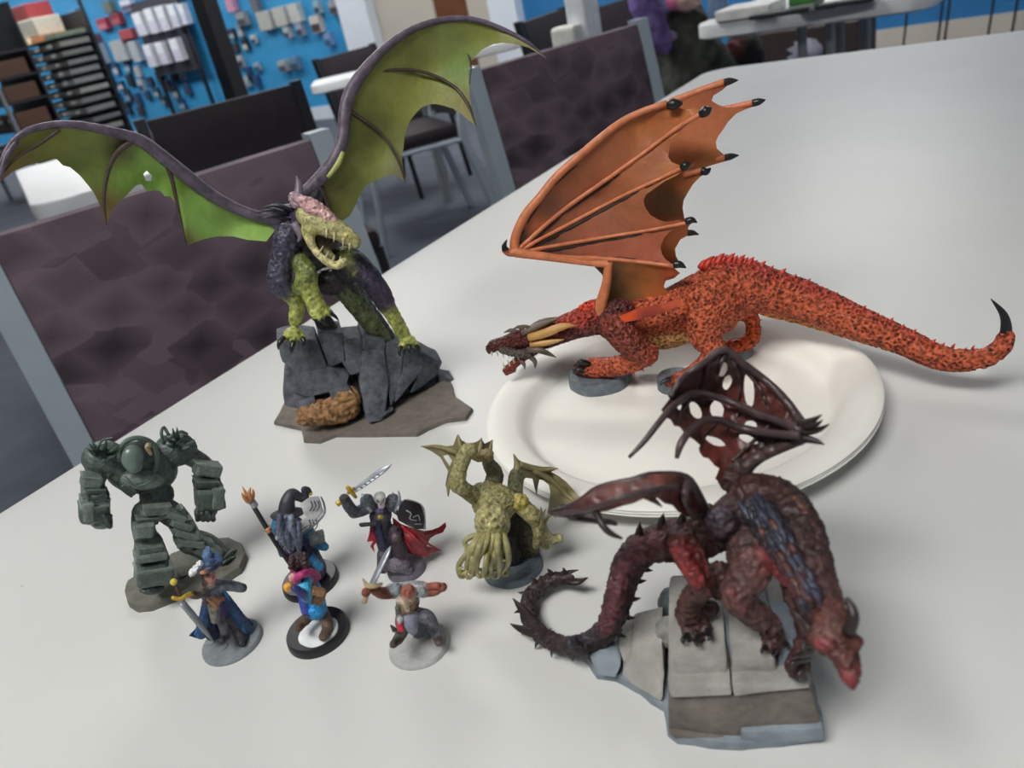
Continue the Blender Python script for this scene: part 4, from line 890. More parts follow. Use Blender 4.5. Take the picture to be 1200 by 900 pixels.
for i, t in enumerate(np.linspace(0, 1, 14)):
    p = catmull([(906, 566, -10), (932, 588, 2), (952, 622, 12), (964, 662, 22), (974, 700, 32)], 50)[int(t*49)]
    dk.sweep('back_spike', [(p[0]-4, p[1]+2, p[2]-2, 6), (p[0]+3, p[1]-1, p[2], 4), (p[0]+6, p[1]+6, p[2], .6)], mat('brown_spike_paint', (104, 62, 50), .4, var=.4, vscale=200), 6, 6)
# tail spikes
for i in range(19):
    t = i/18*(len(TL)-2)+.5; a = catmull(TL, 200)[int(t/(len(TL)-1)*199)]; a2 = catmull(TL, 200)[min(199, int(t/(len(TL)-1)*199)+4)]
    tx, ty = a2[0]-a[0], a2[1]-a[1]; n_ = math.hypot(tx, ty)+1e-6; nx, ny = ty/n_, -tx/n_        # outer side of the curl
    if i < 3: nx, ny = -abs(nx)*.2, -1
    s_ = 13.0-.3*i; r = a[3]
    dk.sweep('tail_spike', [(a[0]+nx*r*.5, a[1]+ny*r*.5, a[2], s_*.5), (a[0]+nx*(r+s_*.3)-tx/n_*1, a[1]+ny*(r+s_*.3)-ty/n_*1, a[2], s_*.38), (a[0]+nx*(r+s_*1.0)-tx/n_*4, a[1]+ny*(r+s_*1.0)-ty/n_*4, a[2], .4)], M_hb, 6, 6, flat=.6)
    if i % 2 == 0 and i > 4: dk.sweep('tail_spike', [(a[0]-nx*r*.5, a[1]-ny*r*.5, a[2], s_*.5), (a[0]-nx*(r+s_*.6)-tx/n_*3, a[1]-ny*(r+s_*.6)-ty/n_*3, a[2], .4)], M_hb, 4, 6, flat=.6)
ze = [(x, y, dk.D(x, y, z), r) for x, y, z, r in ((662, 680, 9, 6), (676, 682, 10, 6), (689, 677, 11, .6))]; dk.sweep('tail_fin', ze, M_hb, 8, 6, flat=.6)
ze = [(x, y, dk.D(x, y, z), r) for x, y, z, r in ((656, 677, 8, 6), (666, 671, 9, 4), (678, 668, 10, .6))]; dk.sweep('tail_fin', ze, M_hb, 8, 6, flat=.6)
ze = [(x, y, dk.D(x, y, z), r) for x, y, z, r in ((640, 746, 10, 8), (614, 738, 9, 6), (598, 731, 8, .6))]; dk.sweep('tail_fin', ze, M_hb, 8, 6, flat=.5)
ze = [(x, y, dk.D(x, y, z), r) for x, y, z, r in ((626, 732, 9, 6), (612, 714, 10, 5), (601, 701, 10, .6))]; dk.sweep('tail_fin', ze, M_hb, 8, 6, flat=.5)
for q in ([(806, 744, 11, 4), (800, 750, 14, 3), (802, 756, 15, .5)], [(818, 746, 12, 4), (816, 754, 16, 3), (818, 758, 17, .5)], [(830, 738, 9, 4), (832, 747, 13, 3), (829, 751, 14, .5)], [(898, 758, 18, 3.4), (893, 762, 20, 2.6), (893, 767, 21, .5)], [(908, 762, 20, 3.4), (907, 768, 23, 2.6), (909, 772, 24, .5)], [(920, 753, 15, 3.4), (925, 757, 18, 2.6), (924, 762, 19, .5)]):
    dk.sweep('claw', q, M_claw, 8, 7)
dk.trees = []
# upper (right) wing, torn
def ell(x, y, a, b_, rot=0, n=12):
    r = math.radians(rot); rnd = random.Random(int(x*7+y)); out = []
    for k in range(n):
        t = 2*math.pi*k/n; s_ = 1+.18*(rnd.random()-.5); u, v = a*s_*math.cos(t), b_*s_*math.sin(t); out.append((x+u*math.cos(r)-v*math.sin(r), y+u*math.sin(r)+v*math.cos(r)))
    return out
cw = [(847, 410, -40), (822, 427, -34), (793, 450, -26), (779, 484, -18), (805, 506, -16), (842, 549, -18), (870, 427, -40), (921, 469, -30), (941, 495, -22), (938, 515, -18), (884, 540, -22), (860, 555, -22), (850, 470, -44), (890, 490, -34), (830, 500, -30), (815, 465, -38)]
M_dw = mat('torn_wing_paint', None, .35, var=.35, vscale=140, bump=.8, bscale=260, spec=.5)
WR = (74, 47, 43); WRl = (90, 56, 50); WRd = (52, 40, 40)
dk.sheet('wing_membrane', [(847, 409), (856, 413), (870, 427), (884, 437), (898, 448), (910, 459), (921, 470), (932, 481), (941, 492), (945, 505), (940, 516), (920, 524), (904, 533), (884, 544), (876, 560), (860, 575), (850, 572), (838, 561), (843, 549), (837, 545), (830, 537), (824, 536), (819, 529), (821, 522), (813, 515), (804, 510), (796, 500), (790, 499), (786, 492), (780, 489), (775, 480), (784, 468), (793, 451), (805, 439), (813, 432), (822, 427), (835, 419)], cw, M_dw, thick=1.3, step=6, noise_d=2.5,
    holes=[ell(847, 432, 5, 10, 8), ell(852, 448, 5, 9, 20), ell(878, 458, 6, 20, -6), ell(815, 481, 6, 11, -28), ell(840, 481, 8, 12, -12), ell(796, 476, 2.6, 4.5), ell(859, 495, 4, 2.4), ell(880, 498, 7.5, 5, 20), ell(838, 517, 12.5, 4.5, 22), ell(877, 515, 11.5, 4.5, 22)],
    cols=[(847, 420, WRd), (822, 440, (88, 50, 46)), (860, 440, WR), (900, 465, (90, 50, 44)), (915, 485, (84, 46, 42)), (800, 465, WR), (830, 465, WRd), (860, 470, (110, 50, 46)), (825, 500, WRl), (860, 510, (84, 40, 38)), (900, 515, WRd), (835, 535, (112, 52, 42)), (855, 545, (98, 48, 40))])
M_db = mat('dark_wing_bone_paint', (70, 54, 54), .38, var=.4, vscale=160, bump=.6, bscale=400)
dk.ribs('wing_bone', [[(868, 560, 12), (876, 546, 9), (892, 534, 8), (915, 524, 7), (940, 514, 7)], [(943, 502, 7), (921, 470, 5.5), (898, 447, 5), (870, 426, 5), (848, 410, 5), (822, 427, 4), (800, 442, 3.6), (786, 464, 3.4)],
    [(850, 412, 3), (842, 435, 2), (838, 455, 1.5)], [(852, 412, 3), (866, 440, 2), (866, 470, 1.5)], [(862, 420, 3), (890, 455, 2), (900, 480, 1.5)], [(830, 424, 3), (826, 445, 2), (822, 460, 1.5)], [(870, 472, 2), (862, 490, 2), (850, 505, 1.5)], [(905, 496, 2.5), (880, 520, 2.5), (858, 540, 2)], [(812, 462, 2), (800, 480, 2), (795, 496, 1.2)], [(840, 495, 2), (828, 508, 2), (820, 526, 1.2)]], M_db, 1.0)
for q in ([(940, 505, -15, 6), (912, 493, -22, 5), (884, 483, -29, 5), (848, 468, -36, 4.5), (815, 461, -31, 4.5), (796, 470, -22, 4), (778, 488, -13, 4), (756, 516, -6, 3.5), (737, 536, -2, 2)], [(938, 510, -14, 6), (905, 508, -20, 5), (870, 502, -26, 5), (840, 492, -24, 4.5), (820, 495, -18, 4.5), (806, 508, -12, 4.5), (797, 522, -8, 4.5), (793, 537, -6, 2.5)]):
    dk.sweep('wing_bone', q, M_db, 30, 8)
for q in ([(938, 498, -17, 6), (952, 493, -14, 4), (963, 486, -12, .6)], [(940, 505, -16, 6), (958, 504, -13, 4), (972, 497, -11, .6)], [(938, 513, -16, 6), (954, 516, -13, 4), (966, 521, -11, .6)], [(944, 500, -15, 5), (956, 498, -12, 3), (964, 492, -10, .6)]):
    dk.sweep('wing_claw', q, M_hb, 8, 7)
# lower (left) wing, folded and seen along its edge
dk.sheet('wing_membrane', [(806, 560), (793, 556), (776, 555), (761, 557), (742, 564), (718, 566), (697, 573), (683, 584), (665, 594), (645, 598), (645, 604), (670, 608), (697, 601), (712, 599), (729, 593), (742, 590), (755, 584), (762, 588), (770, 583), (779, 590), (788, 592), (795, 600), (806, 606), (826, 604), (822, 585), (812, 572)],
    [(806, 560, -6), (760, 557, 4), (718, 566, 6), (645, 600, 2), (700, 590, 22), (750, 575, 20), (795, 598, 4), (826, 604, -10), (670, 606, 12), (780, 572, 14)], M_dw, thick=2.2, step=6, noise_d=2.5, cols=[(806, 565, (70, 44, 42)), (780, 570, (108, 60, 48)), (750, 570, (96, 54, 47)), (720, 580, (110, 58, 50)), (690, 590, (88, 48, 46)), (660, 600, (54, 42, 42)), (810, 590, (100, 46, 40))])
for q in ([(826, 604, -10, 9), (818, 584, -6, 7.5), (807, 564, -4, 6.5), (793, 557, -2, 5), (761, 557, 4, 4.5), (742, 563, 6, 4.5), (718, 567, 6, 4), (697, 574, 5, 4), (683, 585, 4, 4), (665, 595, 3, 4), (643, 600, 2, 3)], [(795, 570, 10, 4), (760, 575, 20, 4), (720, 586, 24, 4), (690, 597, 20, 3.5), (650, 603, 8, 3)], [(806, 568, 0, 7), (802, 580, 4, 6), (806, 594, 2, 5), (815, 606, 0, 5)]):
    dk.sweep('wing_bone', q, M_db, 26, 8)
for q in ([(755, 580, 16, 4.5), (766, 586, 18, 3.5), (776, 594, 18, .8)], [(698, 598, 20, 5), (704, 612, 24, 4.5), (714, 624, 26, 4), (729, 631, 26, 1.5)], [(668, 606, 12, 4), (700, 610, 16, 4), (715, 612, 18, 3.4), (723, 614, 18, 2.5)]):
    dk.sweep('wing_claw', q, M_hb, 10, 8)
# ============================================================ SMALL PAINTED FIGURES
M_blkbase = mat('black_plastic', (30, 31, 34), .4, var=.15, vscale=200)
M_steelp = mat('silver_paint', (170, 174, 182), .35, metal=.55, var=.2, vscale=250)
M_gold = mat('gold_paint', (186, 152, 52), .38, metal=.45, var=.2, vscale=300)
M_greybase = mat('grey_base_paint', (128, 134, 138), .7, var=.2, vscale=180, bump=.8, bscale=300)
M_snow = mat('white_snow_paint', (232, 234, 236), .7, var=.08, vscale=200, bump=.9, bscale=260)
M_cloth = mat('cloth_paint', None, .5, var=.2, vscale=260, bump=.5, bscale=420)
# ---------------------------------------------------------------- green armoured giant
mg = Fig('armoured_golem', 'dark green armoured golem figurine with huge fists on a bean shaped base', 'figurine', 218, 682)
GA = (80, 92, 86); GB = (104, 116, 108); GC = (56, 66, 62); GD = (40, 50, 47)
M_arm = mat('green_armour_paint', None, .42, var=.3, vscale=180, bump=.5, bscale=420, spec=.5)
slab_px(mg, 'base', [(149, 700), (152, 712), (163, 718), (180, 716), (210, 704), (232, 694), (262, 686), (284, 672), (291, 655), (286, 644), (272, 637), (250, 638), (225, 648), (205, 655), (190, 668), (165, 680), (153, 688)], 5.0, mat('olive_grey_base_paint', (104, 104, 94), .75, var=.25, vscale=150, bump=.9, bscale=260), rough=.2, bev=.6)
for q in ([(176, 706, 6), (196, 697, 6), (205, 688, 5), (188, 694, 5)], [(205, 690, 4), (230, 678, 4), (236, 668, 3), (212, 676, 3)], [(258, 672, 4), (280, 662, 2), (284, 652, 0), (266, 660, 2)]):
    stone(mg, 'base_stone', [(x, y, d) for x, y, d in q], -8, mat('olive_stone_paint', (96, 98, 86), .75, var=.25, vscale=150), bev=.5, rough=.2, subdiv=2)
b = Blob(mg, .45, .8)
b.ball(166, 551, 0, 40, 30, 24, rot=-10, col=GA, tilt=20); b.ball(184, 580, 2, 19, 17, 15, col=GA); b.ball(181, 596, 2, 24, 12, 14, rot=10, col=GA)
b.ball(167, 562, 12, 24, 12, 11, rot=-6, col=GB); b.box(182, 602, 10, 16, 7, 6, rot=8, col=GB); b.box(150, 572, 8, 10, 6, 6, rot=-40, col=GC)
for i in range(4): b.tube([(163+4*i, 575+1.5*i, 20, 1), (164+4*i, 580+1.5*i, 20, 1)], GC, k=.1)
# left arm (picture left)
b.ball(122, 537, 0, 24, 21, 20, col=GA); b.tube([(116, 548, 0, 12), (109, 565, 2, 12), (110, 580, 4, 12)], GB); b.ball(105, 560, 3, 10, 9, 10, col=GB); b.box(112, 592, 6, 14, 19, 13, rot=8, col=GB); b.box(104, 594, 8, 7, 17, 10, rot=10, col=GA); b.box(114, 583, 12, 11, 4, 8, rot=8, col=GC)
b.ball(119, 611, 9, 12, 9, 11, col=GB)
for i in range(4): b.tube([(122+2*i, 606+4*i-2, 16, 3.2), (129, 605+4*i, 14, 3.0)], GC, k=.05)
# right arm
b.ball(206, 527, -2, 24, 20, 18, col=GA); b.tube([(214, 530, -2, 11), (234, 541, 0, 10), (244, 552, 2, 11)], GB); b.box(243, 550, 2, 14, 9, 11, rot=-12, col=GB); b.box(244, 578, 4, 14, 17, 13, rot=6, col=GB); b.box(254, 580, 5, 7, 16, 10, rot=10, col=GA); b.box(236, 566, 8, 8, 6, 8, rot=0, col=GC)
b.ball(241, 600, 7, 13, 10, 11, col=GB)
for i in range(4): b.tube([(231+6*i, 601, 16, 3.2), (232+6*i, 609, 14, 3)], GC, k=.05)
# pelvis and legs
b.tube([(170, 600, 4, 14), (168, 618, 6, 12), (172, 632, 8, 12)], GA); b.box(167, 621, 12, 10, 9, 8, rot=5, col=GB); b.box(172, 608, 10, 10, 6, 7, rot=8, col=GC)
b.tube([(174, 636, 8, 15), (178, 656, 8, 18), (182, 674, 8, 20)], GA); b.box(175, 643, 12, 14, 4, 10, rot=6, col=GB); b.box(176, 651, 14, 16, 4, 10, rot=6, col=GB); b.box(178, 668, 14, 17, 11, 12, rot=6, col=GA, rnd=.4); b.ball(178, 690, 16, 14, 6, 10, col=GC)
b.tube([(194, 598, 2, 14), (208, 608, 4, 13), (218, 624, 6, 13), (222, 636, 4, 13)], GA); b.box(206, 603, 10, 12, 5, 8, rot=40, col=GB); b.box(214, 616, 10, 13, 5, 8, rot=30, col=GB); b.box(219, 630, 10, 14, 5, 9, rot=20, col=GB)
b.tube([(224, 634, 4, 14), (240, 640, 2, 15), (252, 650, 2, 15), (262, 656, 4, 12)], GA); b.box(236, 634, 8, 12, 6, 10, rot=-30, col=GB); b.tube([(258, 652, 8, 9), (270, 660, 8, 7)], GC)
mbody = b.build('body', M_arm, rough=.25, rscale=420, brush=.4)
# riveted armour plates, each set proud of the limb beneath
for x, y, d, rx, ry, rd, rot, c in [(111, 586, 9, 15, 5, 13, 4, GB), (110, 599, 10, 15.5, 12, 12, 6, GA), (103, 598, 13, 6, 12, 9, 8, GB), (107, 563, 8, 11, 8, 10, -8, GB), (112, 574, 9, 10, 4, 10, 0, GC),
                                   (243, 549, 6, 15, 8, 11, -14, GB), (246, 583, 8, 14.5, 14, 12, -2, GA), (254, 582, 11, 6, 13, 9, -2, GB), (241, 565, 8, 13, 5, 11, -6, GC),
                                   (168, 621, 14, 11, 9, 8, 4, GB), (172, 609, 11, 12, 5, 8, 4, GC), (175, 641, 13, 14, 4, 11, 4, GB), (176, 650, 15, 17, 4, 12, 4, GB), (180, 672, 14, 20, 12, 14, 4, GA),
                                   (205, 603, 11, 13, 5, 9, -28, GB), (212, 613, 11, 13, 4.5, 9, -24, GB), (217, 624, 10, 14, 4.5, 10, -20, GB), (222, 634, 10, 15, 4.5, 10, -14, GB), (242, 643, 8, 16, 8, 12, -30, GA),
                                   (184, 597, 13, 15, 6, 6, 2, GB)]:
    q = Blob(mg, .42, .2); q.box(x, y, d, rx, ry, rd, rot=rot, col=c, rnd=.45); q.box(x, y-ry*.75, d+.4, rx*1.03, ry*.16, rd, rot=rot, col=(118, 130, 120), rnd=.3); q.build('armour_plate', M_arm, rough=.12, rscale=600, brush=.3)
# cowl: collar ring, dark well and smooth dome head
A = [(140, 540), (141, 526), (148, 517), (160, 513), (173, 516), (182, 524), (184, 540), (180, 552), (168, 558)]
mg.sweep('collar', [(x, y, 12-abs(y-513)*.02, 3.0) for x, y in A], mat('green_collar_paint', (84, 102, 92), .4, var=.2, vscale=200), 30, 8)
c_ = Blob(mg, .5, .5); c_.ball(163, 533, 3, 20, 19, 13, col=GC); c_.build('cowl', M_arm)
c_ = Blob(mg, .4, .5); c_.ball(155, 536, 15, 12, 15, 9, rot=-6, col=(104, 120, 110)); c_.ball(157, 546, 16, 9, 9, 8, col=(96, 112, 102)); c_.build('head', mat('green_dome_paint', None, .28, var=.1, vscale=100))
c_ = Blob(mg, .4, .4)
c_.tube([(172, 524, 16, 2.5), (177, 532, 16, 2)], (150, 128, 100)); c_.ball(174, 522, 16, 3.5, col=(160, 140, 112)); c_.build('chest_gear', M_cloth, rough=.3, rscale=700)
mg.anchor(mbody)
for x, y, n_ in ((120, 533, 9), (210, 520, 10)):
    rnd = random.Random(int(x))
    for i in range(n_):
        a = rnd.uniform(0, 6.28); rx, ry = 14*math.cos(a), 10*math.sin(a)
        mg.sweep('armour_spike', [(x+rx*.6, y+ry*.6, 14, 3.2), (x+rx, y+ry-3, 20, 2.2), (x+rx*1.35, y+ry*1.3-7, 22, .5)], MATS['green_collar_paint'], 5, 5, flat=.6)
for q in ([(192, 520, 14, 2), (189, 507, 14, 2), (192, 500, 12, 2), (198, 510, 14, 2)], [(112, 528, 14, 1.4), (120, 516, 12, 1.4), (134, 513, 12, 1.4)], [(200, 540, 16, 2), (216, 528, 14, 2), (232, 533, 12, 1.5)], [(198, 532, 16, 2), (212, 516, 14, 2), (228, 518, 10, 1.5)], [(200, 524, 14, 2), (210, 506, 12, 2), (220, 508, 8, 1.5)]):
    mg.sweep('shoulder_rib', q, MATS['green_collar_paint'], 10, 6)
for q in ([(143, 556, 26, 1.8), (160, 570, 30, 1.8), (184, 560, 26, 1.8)], [(150, 568, 26, 1.4), (164, 578, 28, 1.4), (186, 570, 26, 1.4)], [(158, 642, 23, 1.6), (174, 646, 26, 1.6), (190, 640, 22, 1.6)], [(158, 652, 24, 1.6), (175, 657, 28, 1.6), (194, 650, 24, 1.6)], [(164, 682, 24, 2), (178, 686, 27, 2), (196, 680, 24, 2)], [(262, 654, 12, 2), (272, 646, 8, 2), (280, 646, 6, 2)], [(258, 662, 12, 2), (270, 654, 10, 2), (280, 654, 8, 2)], [(101, 578, 16, 1.4), (112, 582, 18, 1.4), (125, 578, 16, 1.4)], [(233, 562, 14, 1.4), (244, 566, 16, 1.4), (258, 561, 14, 1.4)]):
    mg.sweep('armour_band', q, MATS['green_collar_paint'], 10, 6, hug=True)

# ---------------------------------------------------------------- blue coated captain
sl = Fig('captain_figure', 'blue caped captain figurine with tricorn hat resting on a long sword', 'figurine', 273, 754)
sl.disc('base', 273, 753, 35.5, M_greybase, h=2.2, bev=.8, wob=.03)
for x, y, r in ((262, 762, 9), (290, 748, 8), (284, 764, 8), (250, 756, 7)): sl.disc('base_pebble', x, y, r, M_greybase, h=2.8, bev=.8, wob=.25, seg=9)
BC = (42, 70, 108); BCd = (32, 44, 74); GR = (104, 110, 118); PP = (74, 54, 110); SK = (216, 160, 146); BRN = (122, 82, 56)
b = Blob(sl, .32, .6)
b.ball(248, 694, 0, 13, 13, 9, col=GR); b.ball(247, 684, 1, 12, 6, 8, col=(70, 100, 106)); b.tube([(247, 676, 2, 5), (247, 684, 2, 5)], SK)
b.tube([(252, 704, 0, 10), (259, 720, 0, 10)], PP); b.tube([(243, 702, 0, 5), (240, 722, 2, 6), (236, 742, 2, 7)], BC); b.tube([(262, 698, 0, 5), (276, 718, 2, 6), (290, 738, 2, 6)], BC); b.tube([(250, 722, -4, 8), (250, 742, -3, 9)], BCd); b.tube([(250, 706, 4, 7), (252, 726, 6, 5)], (120, 116, 110)); b.tube([(256, 720, 2, 6), (262, 734, 4, 5), (264, 746, 6, 4.4)], (92, 88, 92)); b.tube([(266, 722, 0, 6), (276, 738, 2, 5), (283, 748, 5, 4.4)], (70, 66, 70))
b.tube([(264, 746, 6, 5), (260, 751, 10, 4)], (60, 58, 62)); b.tube([(284, 746, 5, 5), (283, 754, 9, 4)], (56, 54, 58))
b.tube([(256, 686, 1, 6), (268, 686, 2, 6), (284, 689, 4, 5.2)], GR); b.ball(285, 689, 5, 4, 5, 4, col=(62, 62, 66)); b.ball(263, 686, 2, 7, 7, 6, col=(120, 126, 134))
b.tube([(240, 690, 2, 6), (232, 697, 4, 4.5), (224, 697, 8, 4)], (96, 84, 80)); b.ball(222, 697, 9, 4.5, 3.6, 4, col=(150, 112, 70))
b.box(252, 706, 10, 5, 6, 3, rot=-20, col=BRN); b.tube([(243, 702, 9, 2), (254, 712, 10, 2.4)], (150, 110, 80)); b.tube([(240, 706, 6, 3), (262, 702, 7, 2.6)], (110, 78, 56))
b.ball(247, 675, 4, 6.6, 8, 6, col=SK); b.ball(249, 678, 9, 2.6, 2, 2, col=(206, 110, 124)); b.ball(247, 675, 10, 1.5, 2.2, 1.6, col=(222, 168, 150))
b.ball(244, 673, 9, 1.2, 1, 1, col=(40, 30, 30)); b.ball(250, 672, 9, 1.2, 1, 1, col=(40, 30, 30)); b.tube([(238, 674, 3, 3), (240, 684, 3, 3)], (70, 44, 36))
b.build('body', M_mini, rough=.16, rscale=900)
b = Blob(sl, .3, .5); b.ball(247, 662, 4, 9, 8, 8, col=BC); b.tube([(234, 671, 6, 3.4), (241, 668, 10, 3.6), (250, 665, 11, 3.4), (258, 660, 6, 3)], BCd); b.tube([(258, 660, 6, 3.4), (254, 652, 0, 4), (244, 656, -4, 4), (235, 668, 2, 3.4)], BC); b.ball(238, 671, 12, 4, 2.6, 2, col=(206, 150, 90)); b.build('hat', M_cloth)
b = Blob(sl, .3, .5); b.ball(230, 667, 4, 5, 5, 4, col=(230, 232, 232)); b.ball(225, 671, 4, 4, 5, 3, col=(224, 226, 228)); b.ball(234, 661, 4, 4, 4, 3, col=(236, 236, 236)); b.build('feather', M_cloth, rough=.6, rscale=900)
b = Blob(sl, .3, .5); b.tube([(246, 656, 0, 4), (243, 650, -1, 5), (244, 643, -2, 2.5)], (96, 124, 162)); b.build('plume', M_cloth, rough=.4, rscale=900)
sl.sheet('cloak', [(240, 688), (254, 684), (264, 692), (272, 705), (284, 718), (297, 731), (293, 739), (289, 745), (282, 741), (276, 730), (268, 720), (262, 735), (258, 746), (248, 751), (240, 747), (230, 748), (221, 745), (228, 738), (234, 731), (237, 716), (238, 700)],
    [(240, 688, -5), (256, 685, -5), (297, 732, -2), (289, 744, 4), (268, 715, -6), (221, 745, 2), (240, 747, 0), (237, 712, -6), (252, 730, -8), (280, 722, -8)], mat('blue_cloak_paint', (42, 74, 116), .45, var=.3, vscale=140, bump=.3, bscale=300), thick=1.2, step=5)
for q in ([(262, 692, 2, 1.4), (276, 716, 2, 1.6), (288, 744, 5, 1.4)], [(241, 700, 2, 1.4), (238, 722, 2, 1.4), (228, 744, 3, 1.2)]): sl.sweep('cloak_hem', q, mat('bright_blue_paint', (58, 110, 166), .45), 12, 6)
sl.sweep('sword_blade', [(213, 706, 10, 4.4), (225, 720, 12, 4.4), (238, 736, 13, 3.8), (250, 752, 14, 1)], mat('dull_steel_paint', (142, 148, 152), .4, metal=.3, var=.15, vscale=250), 8, 6, flat=.35)
sl.sweep('sword_guard', [(201, 700, 9, 2.2), (210, 702, 10, 2.6), (218, 698, 10, 3), (226, 695, 9, 2.4)], M_gold, 8, 7)
sl.sweep('sword_grip', [(213, 702, 10, 2.2), (206, 686, 8, 2)], mat('brown_grip_paint', (74, 50, 40), .5), 5, 7)
b = Blob(sl, .3, .2); b.ball(203.5, 682, 8, 4.2, 4.2, 4.2, col=(206, 190, 70)); b.build('sword_pommel', M_cloth)

# ---------------------------------------------------------------- traveller in a blue coat
hf = Fig('traveller_figure', 'small traveller figurine in bright blue coat on a black base with snow', 'figurine', 374, 740)
hf.disc('base', 374, 744, 37, M_blkbase, h=4.5, bev=.9, lip=0)
hf.disc('snow_patch', 373.5, 741, 24, M_snow, h=1.2, z=TZ+.0042, bev=.6, wob=.05)
b = Blob(hf, .32, .6)
b.tube([(364, 712, 0, 6.5), (360, 724, 4, 6), (352, 732, 6, 5)], (84, 64, 52)); b.tube([(374, 712, 2, 7), (382, 726, 6, 6.4), (384, 736, 9, 6)], (92, 72, 60)); b.tube([(384, 737, 9, 6), (379, 746, 14, 5.4)], (96, 78, 66)); b.tube([(353, 732, 6, 5), (350, 737, 10, 4)], (84, 64, 52))
b.tube([(360, 684, 0, 12), (366, 700, 2, 13), (370, 714, 3, 12.5)], (46, 146, 206)); b.tube([(359, 680, 8, 7), (357, 690, 12, 6.8), (360, 700, 13, 6)], (74, 184, 226)); b.tube([(360, 700, 13, 5.5), (352, 694, 16, 4), (344, 689, 16, 3.4)], (56, 60, 120))
b.tube([(356, 700, 4, 7), (358, 716, 6, 5)], (60, 70, 150)); b.ball(371, 716, 8, 9, 7, 6, col=(52, 152, 214))
b.tube([(350, 672, 4, 9), (358, 676, 6, 9), (366, 676, 2, 9)], (150, 42, 98)); b.tube([(346, 682, 8, 4), (352, 674, 12, 4), (364, 670, 8, 4), (372, 676, 2, 4)], (172, 54, 112)); b.ball(343, 677, 8, 5, 6, 4, col=(206, 160, 150))
b.ball(338, 688, 12, 6, 6, 5, col=(222, 160, 58)); b.ball(348, 690, 14, 4, 4, 4, col=(180, 150, 190))
b.build('body', M_mini, rough=.2, rscale=900)
b = Blob(hf, .32, .5); b.ball(350, 658, 4, 11, 11, 10, col=(58, 40, 44)); b.tube([(342, 655, 6, 4), (341, 664, 8, 3)], (70, 48, 48)); b.tube([(356, 652, 6, 4), (358, 664, 8, 4)], (66, 44, 46)); b.build('hair', M_mini, rough=.9, rscale=900)
b = Blob(hf, .32, .5); b.box(373, 699, 10, 7, 9, 5, rot=-15, col=(128, 92, 62)); b.box(372, 693, 13, 8, 4, 5, rot=-18, col=(146, 108, 74)); b.tube([(363, 680, 8, 1.6), (372, 690, 12, 1.6)], (120, 84, 58)); b.build('satchel', M_cloth, rough=.15, rscale=800)

# ---------------------------------------------------------------- wizard
wz = Fig('wizard_figure', 'grey haired wizard figurine with bent pointed hat, long staff and open white book', 'figurine', 366, 682)
wz.disc('base', 365, 683, 33, M_blkbase, h=4.0, bev=.8)
RB = (66, 58, 92); GH = (104, 112, 130); TEAL = (52, 122, 158)
b = Blob(wz, .32, .6)
b.tube([(344, 618, 0, 13), (350, 642, 0, 16), (362, 668, 2, 20)], RB); b.tube([(352, 650, 8, 9), (358, 672, 10, 9)], (52, 46, 84)); b.tube([(346, 632, 8, 6), (340, 652, 10, 4)], (74, 66, 104))
b.tube([(326, 612, 4, 7), (324, 624, 8, 6), (326, 634, 10, 5)], TEAL); b.tube([(326, 634, 10, 4), (330, 650, 8, 3)], (70, 110, 140)); b.ball(325, 629, 12, 4.5, 5, 4, col=(190, 200, 206)); b.tube([(360, 622, 2, 7), (372, 636, 4, 6), (381, 641, 5, 4.5)], TEAL); b.tube([(366, 648, 2, 8), (374, 662, 2, 6)], (60, 52, 96)); b.tube([(364, 654, 8, 6), (374, 664, 8, 5)], (60, 140, 190))
b.ball(338, 610, 4, 9, 10, 8, col=(150, 130, 124))
b.build('body', M_mini, rough=.2, rscale=900)
b = Blob(wz, .3, .5)
rnd = random.Random(5)
for i in range(16):
    x0 = 328+rnd.random()*22; y0 = 604+rnd.random()*10; x1 = x0+rnd.uniform(-6, 8); d0 = 10+rnd.random()*4
    b.tube([(x0, y0, d0, 3), (x0+rnd.uniform(-3, 5), y0+14, d0+2, 3.2), (x1+4, y0+26+rnd.random()*10, d0, 1.6)], [(104, 112, 128), (128, 136, 152), (88, 92, 114)][i % 3])
b.build('beard_and_hair', M_mini, rough=.25, rscale=900)
b = Blob(wz, .3, .5); b.ball(337, 602, 3, 20, 4, 13, rot=8, col=(52, 50, 60)); b.tube([(336, 600, 2, 10), (337, 588, 1, 8), (342, 579, 0, 6.4), (350, 582, 0, 5), (358, 586, 0, 4)], (60, 58, 68)); b.tube([(358, 586, 0, 4), (358, 578, 0, 3.4), (356, 573, 0, 2.6), (361, 573, 0, 2), (364, 577, 0, 1.6)], (56, 54, 62)); b.build('hat', M_cloth)
b = Blob(wz, .3, .3); b.ball(364, 578, 0, 2.4, 3, 2.4, col=(206, 180, 70)); b.build('hat_charm', M_cloth)
for i, (ol, d) in enumerate((([(352, 590), (362, 583), (373, 581), (377, 594), (380, 600), (374, 606), (362, 606), (356, 602)], 4), ([(350, 612), (360, 605), (376, 603), (380, 602), (374, 612), (366, 618), (352, 627), (348, 624)], 7))):
    wz.trees = []
    pg_ = wz.sheet('book_page', ol, [(ol[0][0], ol[0][1], d), (ol[2][0], ol[2][1], d-3), (ol[4][0], ol[4][1], d-2), (ol[-1][0], ol[-1][1], d+2)], mat('white_page_paint', (242, 242, 240), .5, var=.12, vscale=300), thick=1.2, step=5)
    wz.anchor(pg_)
    for k in range(3):
        q = [(ol[1][0]+2+k*4, ol[1][1]+4, d+2, .7), (ol[1][0]+4+k*4, ol[1][1]+10, d+2.4, .7), (ol[1][0]+1+k*4, ol[1][1]+16, d+2.6, .6)]
        wz.sweep('book_rune', q, mat('ink_paint', (70, 70, 78), .5), 6, 5, hug=True)
wz.trees = []
